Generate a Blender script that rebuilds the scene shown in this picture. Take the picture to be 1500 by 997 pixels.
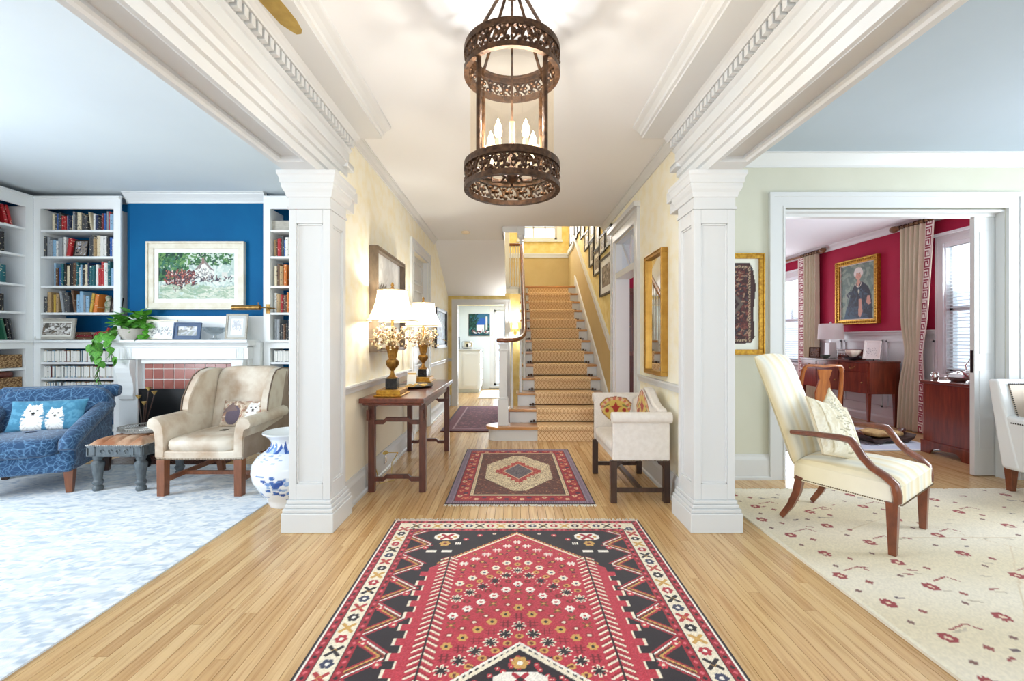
import bpy, bmesh, math, random
import numpy as np
from mathutils import Vector, Matrix
random.seed(7)
R = math.radians
for o in list(bpy.data.objects): bpy.data.objects.remove(o)
SC = bpy.context.scene
COL = SC.collection

# ------------------------------------------------------------------ camera
FPX, CH = 640.0, 1.22                       # focal length in pixels of a 1500 wide frame, lens height
cam_d = bpy.data.cameras.new('camera'); cam = bpy.data.objects.new('camera', cam_d); COL.objects.link(cam)
cam.location = (0, 0, CH); cam.rotation_euler = (R(90), 0, 0)
cam_d.sensor_width = 36.0; cam_d.lens = FPX * 36.0 / 1500.0; cam_d.clip_start = 0.05; cam_d.clip_end = 200
SC.camera = cam

# ------------------------------------------------------------------ world, exposure
def lin(c):
    return tuple(((v/255.)/12.92 if v/255. <= .04045 else ((v/255.+.055)/1.055)**2.4) for v in c[:3])
wd = bpy.data.worlds.new('world'); SC.world = wd; wd.use_nodes = True
bg = wd.node_tree.nodes['Background']; bg.inputs[0].default_value = (.80, .90, 1, 1); bg.inputs[1].default_value = 1.6
SC.view_settings.view_transform = 'Standard'; SC.view_settings.look = 'None'
SC.view_settings.gamma = 1.0; SC.view_settings.use_curve_mapping = False
SC.view_settings.exposure = 0.22

# ------------------------------------------------------------------ daylight through the windows, some of them unseen and added for light
def window_light(name, loc, rot, sx, sy, power, col=(.86, .93, 1)):
    d = bpy.data.lights.new(name, 'AREA'); d.shape = 'RECTANGLE'; d.size = sx; d.size_y = sy
    d.energy = power; d.color = col
    o = bpy.data.objects.new(name, d); COL.objects.link(o); o.location = loc; o.rotation_euler = rot
    return o
DAY = 1.0
IN_F, IN_L, IN_R = (R(100), 0, 0), (R(104), 0, R(-90)), (R(104), 0, R(90))   # shining +Y, +X, -X
for x in (-4.3, -2.6): window_light('daylight', (x, -2.62, 1.55), IN_F, 1.2, 1.7, 8*DAY)
for x in (2.6, 4.3):   window_light('daylight', (x, -2.62, 1.55), IN_F, 1.2, 1.7, 7*DAY)
window_light('daylight', (0, -2.62, 1.35), IN_F, 1.9, 2.2, 60*DAY, (.90, .95, 1))
for y, w in ((-1.2, 30), (1.7, 136)): window_light('daylight', (-5.42, y, 1.6), IN_L, 1.2, 1.7, w*DAY)  # from the unseen living room side windows, added for light
for y, w in ((-1.2, 24), (2.3, 82)): window_light('daylight', (5.36, y, 1.6), IN_R, 1.2, 1.7, w*DAY)  # likewise for the unseen sitting room side windows
window_light('daylight', (5.40, 4.98, 1.62), IN_R, .9, 1.6, 50*DAY)
window_light('daylight', (5.40, 8.60, 1.62), IN_R, .8, 1.6, 36*DAY)
window_light('daylight', (-.08, 10.9, 1.2), (R(90), 0, R(180)), .7, 1.6, 44*DAY)
window_light('daylight', (3.9, 9.22, 1.6), (R(98), 0, R(180)), 1.2, 1.7, 24*DAY)  # from the hidden window added in the dining back wall
window_light('daylight', (.55, 9.62, 3.9), (R(90), 0, R(180)), .8, .8, 40*DAY, (1, .98, .94))

# ------------------------------------------------------------------ helpers
def P(px, py, Y): return Vector(((px-750)/FPX*Y, Y, CH-(py-498.5)/FPX*Y))
class MB:
    def __init__(s): s.v = []; s.f = []; s.mi = []; s.m = 0; s.T = Matrix()
    def add(s, vs, fs):
        b = len(s.v); T = s.T
        s.v += [tuple(T @ Vector(v)) for v in vs]
        s.f += [tuple(i+b for i in f) for f in fs]; s.mi += [s.m]*len(fs); return s
    def box(s, x0, x1, y0, y1, z0, z1):
        return s.add([(x0,y0,z0),(x1,y0,z0),(x1,y1,z0),(x0,y1,z0),(x0,y0,z1),(x1,y0,z1),(x1,y1,z1),(x0,y1,z1)],
              [(0,3,2,1),(4,5,6,7),(0,1,5,4),(1,2,6,5),(2,3,7,6),(3,0,4,7)])
    def cbox(s, cx, cy, cz, sx, sy, sz): return s.box(cx-sx/2,cx+sx/2,cy-sy/2,cy+sy/2,cz-sz/2,cz+sz/2)
    def taper(s, cx, cy, z0, z1, a0, a1, b0=None, b1=None, dx=0, dy=0):
        b0 = a0 if b0 is None else b0; b1 = a1 if b1 is None else b1
        q = lambda x,y,z,a,b: [(x-a/2,y-b/2,z),(x+a/2,y-b/2,z),(x+a/2,y+b/2,z),(x-a/2,y+b/2,z)]
        return s.add(q(cx,cy,z0,a0,b0)+q(cx+dx,cy+dy,z1,a1,b1), [(0,3,2,1),(4,5,6,7),(0,1,5,4),(1,2,6,5),(2,3,7,6),(3,0,4,7)])
    def prism(s, pts, a0, a1, axis='y'):
        n = len(pts); ar = sum(pts[i][0]*pts[(i+1)%n][1]-pts[(i+1)%n][0]*pts[i][1] for i in range(n))
        mk = {'y': lambda p,a:(p[0],a,p[1]), 'x': lambda p,a:(a,p[0],p[1]), 'z': lambda p,a:(p[0],p[1],a)}[axis]
        flip = (ar > 0) == (axis == 'y')
        vs = [mk(p,a0) for p in pts]+[mk(p,a1) for p in pts]
        fs = [tuple(range(n-1,-1,-1)), tuple(range(n,2*n))]+[(i,(i+1)%n,n+(i+1)%n,n+i) for i in range(n)]
        if flip: fs = [tuple(reversed(f)) for f in fs]
        return s.add(vs, fs)
    def lathe(s, prof, cx=0, cy=0, cz=0, n=24, sx=1, sy=1, cap=True):
        vs = []; fs = []
        for r, z in prof:
            for k in range(n):
                a = 2*math.pi*k/n; vs.append((cx+sx*r*math.cos(a), cy+sy*r*math.sin(a), cz+z))
        for i in range(len(prof)-1):
            for k in range(n):
                fs.append((i*n+k, i*n+(k+1)%n, (i+1)*n+(k+1)%n, (i+1)*n+k))
        if cap:
            fs.append(tuple(reversed(range(n)))); m = (len(prof)-1)*n; fs.append(tuple(range(m, m+n)))
        return s.add(vs, fs)
    def tube(s, path, r, n=8, cap=True, flat=1.0):
        path = [Vector(p) for p in path]; N = len(path)
        rs = [r]*N if not isinstance(r, (list,tuple)) else list(r)
        vs = []; fs = []; up = Vector((0,0,1)); prev = None
        for i,p in enumerate(path):
            t = (path[min(i+1,N-1)]-path[max(i-1,0)])
            t = t.normalized() if t.length > 1e-9 else Vector((0,0,1))
            if prev is None:
                u = t.cross(up); u = t.cross(Vector((0,1,0))) if u.length < .15 else u
                u.normalize()
            else:
                u = prev - t*prev.dot(t); u.normalize()
            w = t.cross(u); prev = u
            for k in range(n):
                a = 2*math.pi*(k+.5)/n; vs.append(p+u*(rs[i]*math.cos(a))+w*(rs[i]*flat*math.sin(a)))
        for i in range(N-1):
            for k in range(n): fs.append((i*n+k, i*n+(k+1)%n, (i+1)*n+(k+1)%n, (i+1)*n+k))
        if cap: fs.append(tuple(reversed(range(n)))); m=(N-1)*n; fs.append(tuple(range(m,m+n)))
        return s.add(vs, fs)
    def ring(s, c, Rr, w, h, n=40):                       # flat ring of rectangular section
        cx,cy,cz = c
        return s.lathe([(Rr-w/2,-h/2),(Rr+w/2,-h/2),(Rr+w/2,h/2),(Rr-w/2,h/2),(Rr-w/2,-h/2)],cx,cy,cz,n,cap=False)
    def grid(s, fn, nu, nv, cu=False, cv=False):
        vs = [fn(i/nu, j/nv) for j in range(nv+(0 if cv else 1)) for i in range(nu+(0 if cu else 1))]
        W = nu+(0 if cu else 1); H = nv+(0 if cv else 1)
        fs = [(j*W+i, j*W+(i+1)%W, ((j+1)%H)*W+(i+1)%W, ((j+1)%H)*W+i) for j in range(nv) for i in range(nu)]
        return s.add(vs, fs)
    def sq(s, c, r, e=.35, e2=.35, nu=24, nv=14):         # superellipsoid: soft box
        sp = lambda a, k: math.copysign(abs(a)**k, a)
        def fn(u, v):
            a = 2*math.pi*u; b = math.pi*(min(max(v,.002),.998)-.5)
            return (c[0]+r[0]*sp(math.cos(b),e2)*sp(math.cos(a),e), c[1]+r[1]*sp(math.cos(b),e2)*sp(math.sin(a),e), c[2]+r[2]*sp(math.sin(b),e2))
        return s.grid(fn, nu, nv, cu=True)
    def build(s, name, mat, parent=None, smooth=None, bevel=0, seg=2):
        me = bpy.data.meshes.new(name); me.from_pydata(s.v, [], s.f)
        for m in (mat if isinstance(mat,(list,tuple)) else [mat]): me.materials.append(M[m] if isinstance(m,str) else m)
        if max(s.mi, default=0): me.polygons.foreach_set('material_index', s.mi)
        if smooth is not None:
            me.polygons.foreach_set('use_smooth', [True]*len(me.polygons)); me.set_sharp_from_angle(angle=R(smooth))
        me.update()
        o = bpy.data.objects.new(name, me); COL.objects.link(o)
        if parent is not None: o.parent = parent
        if bevel:
            b = o.modifiers.new('bevel','BEVEL'); b.width = bevel; b.segments = seg; b.limit_method = 'ANGLE'; b.angle_limit = R(40)
        return o
def tag(o, label=None, cat=None, group=None, kind=None):
    if label: o['label'] = label
    if cat: o['category'] = cat
    if group: o['group'] = group
    if kind: o['kind'] = kind
    return o
def thing(name, label, cat, loc=(0,0,0), rz=0, group=None):
    o = bpy.data.objects.new(name, None); COL.objects.link(o); o.empty_display_size = .05
    o.location = loc; o.rotation_euler = (0,0,rz); return tag(o, label, cat, group)
def struct(name, mb, mat, parent=None, smooth=None, bevel=0):
    o = mb.build(name, mat, parent, smooth, bevel)
    if parent is None: o['kind'] = 'structure'
    return o
KIDS = {}
def dup(root, loc, rz=None, label=None, group=None):
    def cp(o, par):
        c = o.copy(); COL.objects.link(c); c.parent = par
        for ch in bpy.data.objects:
            if ch.parent == o and ch != c: todo.append((ch, c))
        return c
    todo = []; r = cp(root, None)
    while todo:
        a, b = todo.pop(); cp(a, b)
    r.location = loc
    if rz is not None: r.rotation_euler = (0,0,rz)
    if label: r['label'] = label
    if group: r['group'] = group
    return r

# ------------------------------------------------------------------ materials
M = {}
def _new(name):
    m = bpy.data.materials.new(name); m.use_nodes = True; nt = m.node_tree
    b = nt.nodes['Principled BSDF']; M[name] = m
    return m, nt, b
def N(nt, t, **kw):
    n = nt.nodes.new(t)
    for k, v in kw.items(): setattr(n, k, v)
    return n
def mixc(nt, fac, a, b, blend='MIX'):
    x = N(nt, 'ShaderNodeMix', data_type='RGBA', blend_type=blend)
    for sock, val in ((0, fac), (6, a), (7, b)):
        if hasattr(val, 'links'): nt.links.new(val, x.inputs[sock])
        elif sock == 0: x.inputs[0].default_value = val
        else: x.inputs[sock].default_value = (*lin(val), 1)
    return x.outputs[2]
def noise(nt, scale, stretch=None, coord='Object', detail=4, rough=.55, dist=0):
    tc = N(nt, 'ShaderNodeTexCoord'); n = N(nt, 'ShaderNodeTexNoise')
    n.inputs['Scale'].default_value = scale; n.inputs['Detail'].default_value = detail
    n.inputs['Roughness'].default_value = rough; n.inputs['Distortion'].default_value = dist
    src = tc.outputs[coord]
    if stretch:
        mp = N(nt, 'ShaderNodeMapping'); mp.inputs['Scale'].default_value = stretch
        nt.links.new(src, mp.inputs[0]); src = mp.outputs[0]
    nt.links.new(src, n.inputs['Vector']); return n.outputs['Fac']
def ramp(nt, fac, stops):
    r = N(nt, 'ShaderNodeValToRGB'); e = r.color_ramp.elements
    while len(e) < len(stops): e.new(.5)
    for el, (p, c) in zip(e, stops): el.position = p; el.color = (*lin(c), 1)
    nt.links.new(fac, r.inputs[0]); return r.outputs[0]
def bump(nt, b, fac, strength, dist=.01):
    n = N(nt, 'ShaderNodeBump'); n.inputs['Strength'].default_value = strength; n.inputs['Distance'].default_value = dist
    nt.links.new(fac, n.inputs['Height']); nt.links.new(n.outputs[0], b.inputs['Normal'])
def mat(name, col, rough=.5, metal=0, col2=None, vs=8, stretch=None, lo=.35, hi=.65, bmp=0, bs=60, coat=0, spec=.5, emit=0, sheen=0, ecol=None):
    m, nt, b = _new(name)
    b.inputs['Roughness'].default_value = rough; b.inputs['Metallic'].default_value = metal
    b.inputs['Specular IOR Level'].default_value = spec
    b.inputs['Base Color'].default_value = (*lin(col), 1)
    if coat: b.inputs['Coat Weight'].default_value = coat; b.inputs['Coat Roughness'].default_value = .12
    if sheen: b.inputs['Sheen Weight'].default_value = sheen
    if col2:
        f = noise(nt, vs, stretch); nt.links.new(ramp(nt, f, [(lo, col), (hi, col2)]), b.inputs['Base Color'])
    if bmp: bump(nt, b, noise(nt, bs, stretch), bmp)
    if emit:
        b.inputs['Emission Color'].default_value = (*lin(ecol or col), 1); b.inputs['Emission Strength'].default_value = emit
    return m
def attr_mat(name, rough=.85, bmp=0, bs=300, sheen=0):
    m, nt, b = _new(name); a = N(nt, 'ShaderNodeAttribute', attribute_name='Col')
    nt.links.new(a.outputs['Color'], b.inputs['Base Color']); b.inputs['Roughness'].default_value = rough
    b.inputs['Specular IOR Level'].default_value = .25
    if sheen: b.inputs['Sheen Weight'].default_value = sheen
    if bmp: bump(nt, b, noise(nt, bs), bmp, .004)
    return m
def pane_mat(name, col=(255,255,255), gloss=.10, rough=.03):
    m = bpy.data.materials.new(name); m.use_nodes = True; nt = m.node_tree; M[name] = m
    nt.nodes.remove(nt.nodes['Principled BSDF']); out = nt.nodes['Material Output']
    t = N(nt, 'ShaderNodeBsdfTransparent'); t.inputs[0].default_value = (*lin(col), 1)
    g = N(nt, 'ShaderNodeBsdfGlossy'); g.inputs['Roughness'].default_value = rough
    mx = N(nt, 'ShaderNodeMixShader'); mx.inputs[0].default_value = gloss
    nt.links.new(t.outputs[0], mx.inputs[1]); nt.links.new(g.outputs[0], mx.inputs[2]); nt.links.new(mx.outputs[0], out.inputs[0])
    return m
WHITE = (217, 219, 219)
mat('trim_white', WHITE, .38)
mat('case_white', (243, 245, 245), .42)
mat('ceiling_hall', (240, 242, 244), .85)
mat('ceiling_blue', (217, 226, 231), .85, col2=(213,222,228), vs=1.2)
mat('ceiling_slate', (181, 194, 205), .85, col2=(177,190,201), vs=1.2)
mat('wall_cream', (250, 246, 228), .75, col2=(245, 234, 196), vs=9, lo=.42, hi=.78)
mat('wall_beige', (243, 235, 213), .7, col2=(239, 230, 206), vs=3)
mat('wall_tan', (194, 170, 118), .7, col2=(188, 163, 110), vs=3)
mat('wall_gold', (240, 218, 150), .75, col2=(228, 200, 120), vs=9)
mat('wall_sage', (210, 210, 194), .7, col2=(205, 205, 188), vs=2)
mat('wall_blue', (12, 96, 146), .65, col2=(8, 88, 138), vs=2, spec=.15)
mat('wall_red', (178, 42, 74), .6, col2=(170, 36, 68), vs=2, spec=.15)
mat('wall_pale', (226, 234, 236), .7)
mat('brass', (176, 138, 78), .35, metal=.9, col2=(130, 96, 50), vs=30)
mat('gold_leaf', (205, 160, 62), .38, metal=.75, col2=(160, 112, 40), vs=40)
mat('gold_bright', (190, 148, 72), .4, metal=.7, col2=(170,126,54), vs=12)
mat('bronze', (92, 66, 46), .45, metal=.7, col2=(52, 36, 26), vs=45, bmp=.3)
mat('black_metal', (28, 28, 30), .45, metal=.5)
mat('silver', (205, 206, 205), .22, metal=.95)
mat('pewter', (176, 174, 168), .42, metal=.7, col2=(140, 138, 134), vs=40)
mat('black_frame', (38, 32, 28), .4)
mat('mat_board', (240, 238, 230), .8)
mat('paper', (244, 242, 236), .8)
mat('pages', (232, 224, 204), .85, col2=(214, 205, 184), vs=60, stretch=(1,1,.05))
def wood(name, c1, c2, rough=.35, sc=6, stretch=(1, 8, 8), coat=.25):
    return mat(name, c1, rough, col2=c2, vs=sc, stretch=stretch, lo=.3, hi=.7, coat=coat)
wood('mahogany', (92, 38, 24), (134, 62, 38), .3, 5, (6, 6, .7), .5)
wood('mahogany_y', (78, 34, 24), (120, 58, 40), .28, 5, (6, .7, 6), .5)
wood('rosewood', (70, 36, 28), (104, 54, 40), .35, 6, (5, 5, .8), .3)
wood('walnut_arm', (92, 44, 24), (132, 70, 42), .3, 6, (4, 4, 2), .4)
wood('leg_wood', (112, 64, 40), (142, 88, 58), .4, 6, (6, 6, .8), .2)
wood('honey_wood', (150, 78, 28), (196, 118, 52), .3, 5, (6, 6, .8), .5)
wood('dark_wood', (46, 30, 24), (70, 46, 36), .35, 6, (5, 5, .8), .3)
wood('rail_wood', (96, 44, 20), (130, 66, 32), .25, 4, (4, .8, 1), .5)
wood('tread_wood', (176, 122, 70), (206, 152, 94), .3, 4, (.8, 6, 6), .3)
wood('driftwood_frame', (168, 162, 150), (196, 190, 178), .6, 8, (2, 8, 8), 0)
pane_mat('glass_pane', (250, 253, 255), .08)
pane_mat('lantern_glass', (255, 250, 240), .07, .05)
# ------------------------------------------------------------------ colour painting on fine grids (vertex colours of rugs, pictures, print)
class Cv:
    def __init__(s, w, h, res, base):
        s.w, s.h = w, h; s.nx, s.ny = int(w/res)+1, int(h/res)+1
        s.X, s.Y = np.meshgrid(np.linspace(0, w, s.nx), np.linspace(0, h, s.ny)); s.C = np.empty((s.ny, s.nx, 3)); s.C[:] = np.array(base)/255.
        s.rng = np.random.default_rng(3)
    def _sl(s, x0, x1, y0, y1):
        i0 = max(int(x0/s.w*(s.nx-1)), 0); i1 = min(int(math.ceil(x1/s.w*(s.nx-1)))+1, s.nx)
        j0 = max(int(y0/s.h*(s.ny-1)), 0); j1 = min(int(math.ceil(y1/s.h*(s.ny-1)))+1, s.ny)
        return (slice(j0, max(j1,j0)), slice(i0, max(i1,i0)))
    def put(s, sl, m, c): s.C[sl][m] = np.array(c)/255.
    def rect(s, x0, x1, y0, y1, c):
        sl = s._sl(x0,x1,y0,y1); X,Y = s.X[sl], s.Y[sl]; s.put(sl, (X>=x0)&(X<=x1)&(Y>=y0)&(Y<=y1), c)
    def frame(s, m0, m1, c):                              # a border from m0 to m1 inside the edge
        d = np.minimum(np.minimum(s.X, s.w-s.X), np.minimum(s.Y, s.h-s.Y)); s.C[(d>=m0)&(d<m1)] = np.array(c)/255.
    def disc(s, x, y, r, c, ry=None, r0=0):
        ry = ry or r; sl = s._sl(x-r,x+r,y-ry,y+ry); q = ((s.X[sl]-x)/r)**2+((s.Y[sl]-y)/ry)**2; s.put(sl, (q<=1)&(q>=r0), c)
    def dia(s, x, y, r, c, ry=None, r0=0):
        ry = ry or r; sl = s._sl(x-r,x+r,y-ry,y+ry); q = np.abs(s.X[sl]-x)/r+np.abs(s.Y[sl]-y)/ry; s.put(sl, (q<=1)&(q>=r0), c)
    def line(s, x0, y0, x1, y1, t, c):
        sl = s._sl(min(x0,x1)-t, max(x0,x1)+t, min(y0,y1)-t, max(y0,y1)+t); X,Y = s.X[sl], s.Y[sl]
        dx,dy = x1-x0,y1-y0; L = dx*dx+dy*dy+1e-12; k = np.clip(((X-x0)*dx+(Y-y0)*dy)/L,0,1)
        s.put(sl, (X-x0-k*dx)**2+(Y-y0-k*dy)**2 <= (t/2)**2, c)
    def poly(s, pts, c):
        xs=[p[0] for p in pts]; ys=[p[1] for p in pts]; sl = s._sl(min(xs),max(xs),min(ys),max(ys)); X,Y = s.X[sl],s.Y[sl]
        ins = np.zeros(X.shape, bool); n=len(pts)
        for i in range(n):
            (xa,ya),(xb,yb) = pts[i],pts[(i+1)%n]
            if ya==yb: continue
            ins ^= ((ya>Y)!=(yb>Y)) & (X < (xb-xa)*(Y-ya)/(yb-ya)+xa)
        s.put(sl, ins, c)
    def star(s, x, y, r, c, cc=None):
        for a in range(4):
            dx,dy = math.cos(a*math.pi/4)*r, math.sin(a*math.pi/4)*r; s.line(x-dx,y-dy,x+dx,y+dy,r*.38,c)
        if cc: s.disc(x,y,r*.36,cc)
    def cross(s, x, y, r, c, cc=None):
        for a in (1,3):
            dx,dy = math.cos(a*math.pi/4)*r, math.sin(a*math.pi/4)*r; s.line(x-dx,y-dy,x+dx,y+dy,r*.5,c)
        if cc: s.dia(x,y,r*.4,cc)
    def flower(s, x, y, r, c, cc):
        for k in range(6): s.disc(x+r*.62*math.cos(k*1.047), y+r*.62*math.sin(k*1.047), r*.36, c)
        s.disc(x,y,r*.32,cc)
    def grain(s, a): s.C = np.clip(s.C*(1+a*(s.rng.random((s.ny,s.nx,1))-.5)), 0, 1)
    def strokes(s, n, cols, r0, r1, box=None, asp=2.5, ang=None):
        x0,x1,y0,y1 = box or (0,s.w,0,s.h)
        for k in range(n):
            x,y = s.rng.uniform(x0,x1), s.rng.uniform(y0,y1); r = s.rng.uniform(r0,r1); a = s.rng.uniform(0,math.pi) if ang is None else ang+s.rng.normal(0,.3)
            s.line(x,y,x+asp*r*math.cos(a),y+asp*r*math.sin(a),r, cols[s.rng.integers(len(cols))])
def srgb2lin(a): return np.where(a<=.04045, a/12.92, ((a+.055)/1.055)**2.4)
def grid_mesh(name, cv, mat, parent, fn=None, origin=(0,0,0), ux=(1,0,0), uy=(0,1,0)):
    """cv painted onto a sheet at origin + x*ux + y*uy (metres), or at fn(X, Y)"""
    if fn: XYZ = np.stack(fn(cv.X, cv.Y), -1)
    else: XYZ = np.array(origin)+cv.X[...,None]*np.array(ux)+cv.Y[...,None]*np.array(uy)
    ny,nx = cv.ny, cv.nx; idx = np.arange(ny*nx).reshape(ny,nx)
    q = np.stack([idx[:-1,:-1],idx[:-1,1:],idx[1:,1:],idx[1:,:-1]],-1).reshape(-1,4)
    me = bpy.data.meshes.new(name); me.vertices.add(nx*ny); me.vertices.foreach_set('co', XYZ.reshape(-1).astype(np.float32))
    me.loops.add(q.size); me.loops.foreach_set('vertex_index', q.reshape(-1).astype(np.int32))
    me.polygons.add(len(q)); me.polygons.foreach_set('loop_start', np.arange(0,q.size,4,dtype=np.int32))
    me.polygons.foreach_set('use_smooth', np.ones(len(q), bool))
    me.update(calc_edges=True); me.validate()
    at = me.color_attributes.new('Col','FLOAT_COLOR','POINT')
    rgba = np.ones((nx*ny,4), np.float32); rgba[:,:3] = srgb2lin(cv.C).reshape(-1,3); at.data.foreach_set('color', rgba.reshape(-1))
    me.materials.append(M[mat]); o = bpy.data.objects.new(name, me); COL.objects.link(o)
    if parent is not None: o.parent = parent
    return o
attr_mat('rug_pile', .95, .5, 420, .2); attr_mat('picture', .45); attr_mat('print_cloth', .9, .25, 300, .2)
# ------------------------------------------------------------------ the setting
XL, XR, HC, RC = -1.20, 1.25, 2.77, 2.85
def floor_mat(name):
    m, nt, b = _new(name)
    oi = N(nt,'ShaderNodeObjectInfo'); ge = N(nt,'ShaderNodeNewGeometry')
    ad = N(nt,'ShaderNodeMath', operation='ADD'); nt.links.new(oi.outputs['Random'], ad.inputs[0]); nt.links.new(ge.outputs['Random Per Island'], ad.inputs[1])
    fr = N(nt,'ShaderNodeMath', operation='FRACT'); nt.links.new(ad.outputs[0], fr.inputs[0])
    base = ramp(nt, fr.outputs[0], [(0,(198,158,108)),(.35,(214,178,126)),(.7,(221,187,138)),(1,(206,166,114))])
    mp = N(nt,'ShaderNodeMapping'); mp.inputs['Scale'].default_value = (55, 2.2, 10)
    cb = N(nt,'ShaderNodeCombineXYZ'); mu = N(nt,'ShaderNodeMath', operation='MULTIPLY'); mu.inputs[1].default_value = 37
    nt.links.new(fr.outputs[0], mu.inputs[0]); nt.links.new(mu.outputs[0], cb.inputs[1]); nt.links.new(cb.outputs[0], mp.inputs['Location'])
    nt.links.new(ge.outputs['Position'], mp.inputs[0])
    n = N(nt,'ShaderNodeTexNoise'); n.inputs['Scale'].default_value = 1; n.inputs['Detail'].default_value = 5; n.inputs['Distortion'].default_value = .6
    nt.links.new(mp.outputs[0], n.inputs['Vector'])
    dark = ramp(nt, n.outputs['Fac'], [(.30,(222,208,192)),(.55,(255,255,255))])
    c = mixc(nt, 1.0, base, dark, 'MULTIPLY'); nt.links.new(c, b.inputs['Base Color'])
    b.inputs['Roughness'].default_value = .22; b.inputs['Specular IOR Level'].default_value = .5
    bump(nt, b, n.outputs['Fac'], .06, .002)
floor_mat('oak_floor')
mat('gap_dark', (84, 52, 30), .8)
floor = struct('floor', MB().box(-5.6,5.6,-2.8,11.2,-.12,-.014), 'gap_dark')
BW = .06
unit = MB().box(.001,BW-.001,0,1,-.014,0)
first = None; nplank = 0; rest = MB(); rp = random.Random(5)
for i in range(-93, 92):
    x = i*BW; y = -2.75 - rp.random()*1.2
    end = 9.3 if x > -5.5 else 5
    while y < end:
        L = rp.uniform(1.0, 2.0); y0, y1 = max(y,-2.75), min(y+L, end)
        mid = (y0+y1)/2
        if abs(x+BW/2) < 1.92 and y1 > 1.35 and y0 < 6.3 and nplank < 300 and not (abs(x) > 1.3 and y0 > 3.9):
            if first is None: first = unit.build('plank','oak_floor',floor); p = first
            else: p = first.copy(); COL.objects.link(p)
            p.location = (x, y0+.0007, 0); p.scale = (1, y1-y0-.0014, 1); nplank += 1
        elif y1-y0 > .05: rest.box(x+.001,x+BW-.001,y0+.0007,y1-.0007,-.014,0)
        y += L
for i in range(-26, 22): rest.box(i*BW+.0007,(i+1)*BW-.0007,9.301,11.1,-.014,0)
tag(rest.build('floorboards','oak_floor',floor), kind='stuff')

def wall_cells(mb, axis, p0, p1, a0, a1, z0, z1, ops=()):
    A = sorted({a0,a1,*[v for o in ops for v in o[:2] if a0<v<a1]}); Z = sorted({z0,z1,*[v for o in ops for v in o[2:4] if z0<v<z1]})
    for i in range(len(A)-1):
        for j in range(len(Z)-1):
            am,zm = (A[i]+A[i+1])/2,(Z[j]+Z[j+1])/2
            if any(o[0]<am<o[1] and o[2]<zm<o[3] for o in ops): continue
            if axis=='x': mb.box(p0,p1,A[i],A[i+1],Z[j],Z[j+1])
            else: mb.box(A[i],A[i+1],p0,p1,Z[j],Z[j+1])
    return mb
def wall(name, axis, p0, p1, a0, a1, z0, z1, mat, ops=()): return struct(name, wall_cells(MB(),axis,p0,p1,a0,a1,z0,z1,ops), mat)

# hall, left side: cream above the chair rail, beige below; the far part runs on under the stairs
D1 = (5.25, 6.20, 0, 2.32)                       # panelled door in the left wall
wall('wall_left','x',-1.35,XL,3.05,8.2,.86,2.85,'wall_cream',[D1])
wall('wall_left_dado','x',-1.35,XL,3.05,8.2,0,.86,'wall_beige',[D1])
# hall, right side with the doorway to the dining room and the tan dado of the stairs
D2 = (4.40, 5.30, 0, 2.40)
wall('wall_right','x',XR,1.40,3.05,5.45,.86,5.0,'wall_cream',[D2])
wall('wall_right_dado','x',XR,1.40,3.05,5.45,0,.86,'wall_cream',[D2])
RISE, RUN, SY0 = .175, .263, 5.30
def nose(y): return RISE*((y-SY0)/RUN+1)
ra, rb = (5.45, nose(5.45)+.86), (8.62, nose(8.62)+.86)
struct('wall_right_stair_dado', MB().prism([(5.45,0),(9.8,0),(9.8,rb[1]-.10),(8.86,rb[1]-.10),rb,ra], XR, 1.40,'x'), 'wall_tan')
struct('wall_right_stair', MB().prism([ra,rb,(8.86,rb[1]-.10),(9.8,rb[1]-.10),(9.8,5.0),(5.45,5.0)], XR, 1.40,'x'), 'wall_gold')
# stairwell
wall('wall_stairwell_back','y',9.7,9.8,-1.35,XR,2.0,5.0,'wall_gold',[(.22,1.0,3.45,4.6)])
struct('wall_stairwell_back_dado', MB().box(-1.2,XR,9.685,9.70,2.27,3.10),'wall_tan')
wall('wall_stairwell_left','x',-1.35,XL,5.94,9.8,2.77,5.0,'wall_gold')
wall('wall_stairwell_front','y',5.84,5.94,-1.35,XR,2.80,5.0,'wall_gold')
struct('ceiling_stairwell', MB().box(-1.35,1.4,5.84,9.8,5.0,5.1),'ceiling_hall')
# end wall with the kitchen doorway
KD = (-1.03,-.13,0,1.89)
wall('wall_back','y',8.20,8.32,-1.60,XR,0,2.10,'wall_gold',[KD])
# kitchen
struct('wall_kitchen_left', MB().box(-1.7,-1.6,8.3,11.2,0,2.2),'wall_pale')
struct('wall_kitchen_right', MB().box(1.25,1.4,8.32,11.2,0,2.2),'wall_pale')
wall('wall_kitchen_back','y',11.1,11.2,-1.7,1.4,0,2.2,'wall_pale',[(-.46,.30,.02,2.0)])
struct('ceiling_kitchen', MB().box(-1.7,.12,8.32,8.68,2.12,2.2).box(-1.7,1.4,8.68,11.2,2.12,2.2),'ceiling_hall')
# living room
LW = [(-1.8,-.6,.7,2.45),(1.1,2.3,.7,2.45)]  # unseen windows, placed to light the room and spare the column fronts
wall('wall_living_left','x',-5.60,-5.50,-2.8,5.2,0,RC,'wall_blue',LW)
wall('wall_living_back','y',5.05,5.20,-5.6,-1.35,0,RC,'wall_blue')
struct('wall_chimney_breast', MB().box(-4.27,-2.72,4.85,5.05,1.49,RC),'wall_blue')
struct('ceiling_living', MB().box(-5.6,-1.40,-2.8,5.2,RC,RC+.1),'ceiling_blue')
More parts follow.
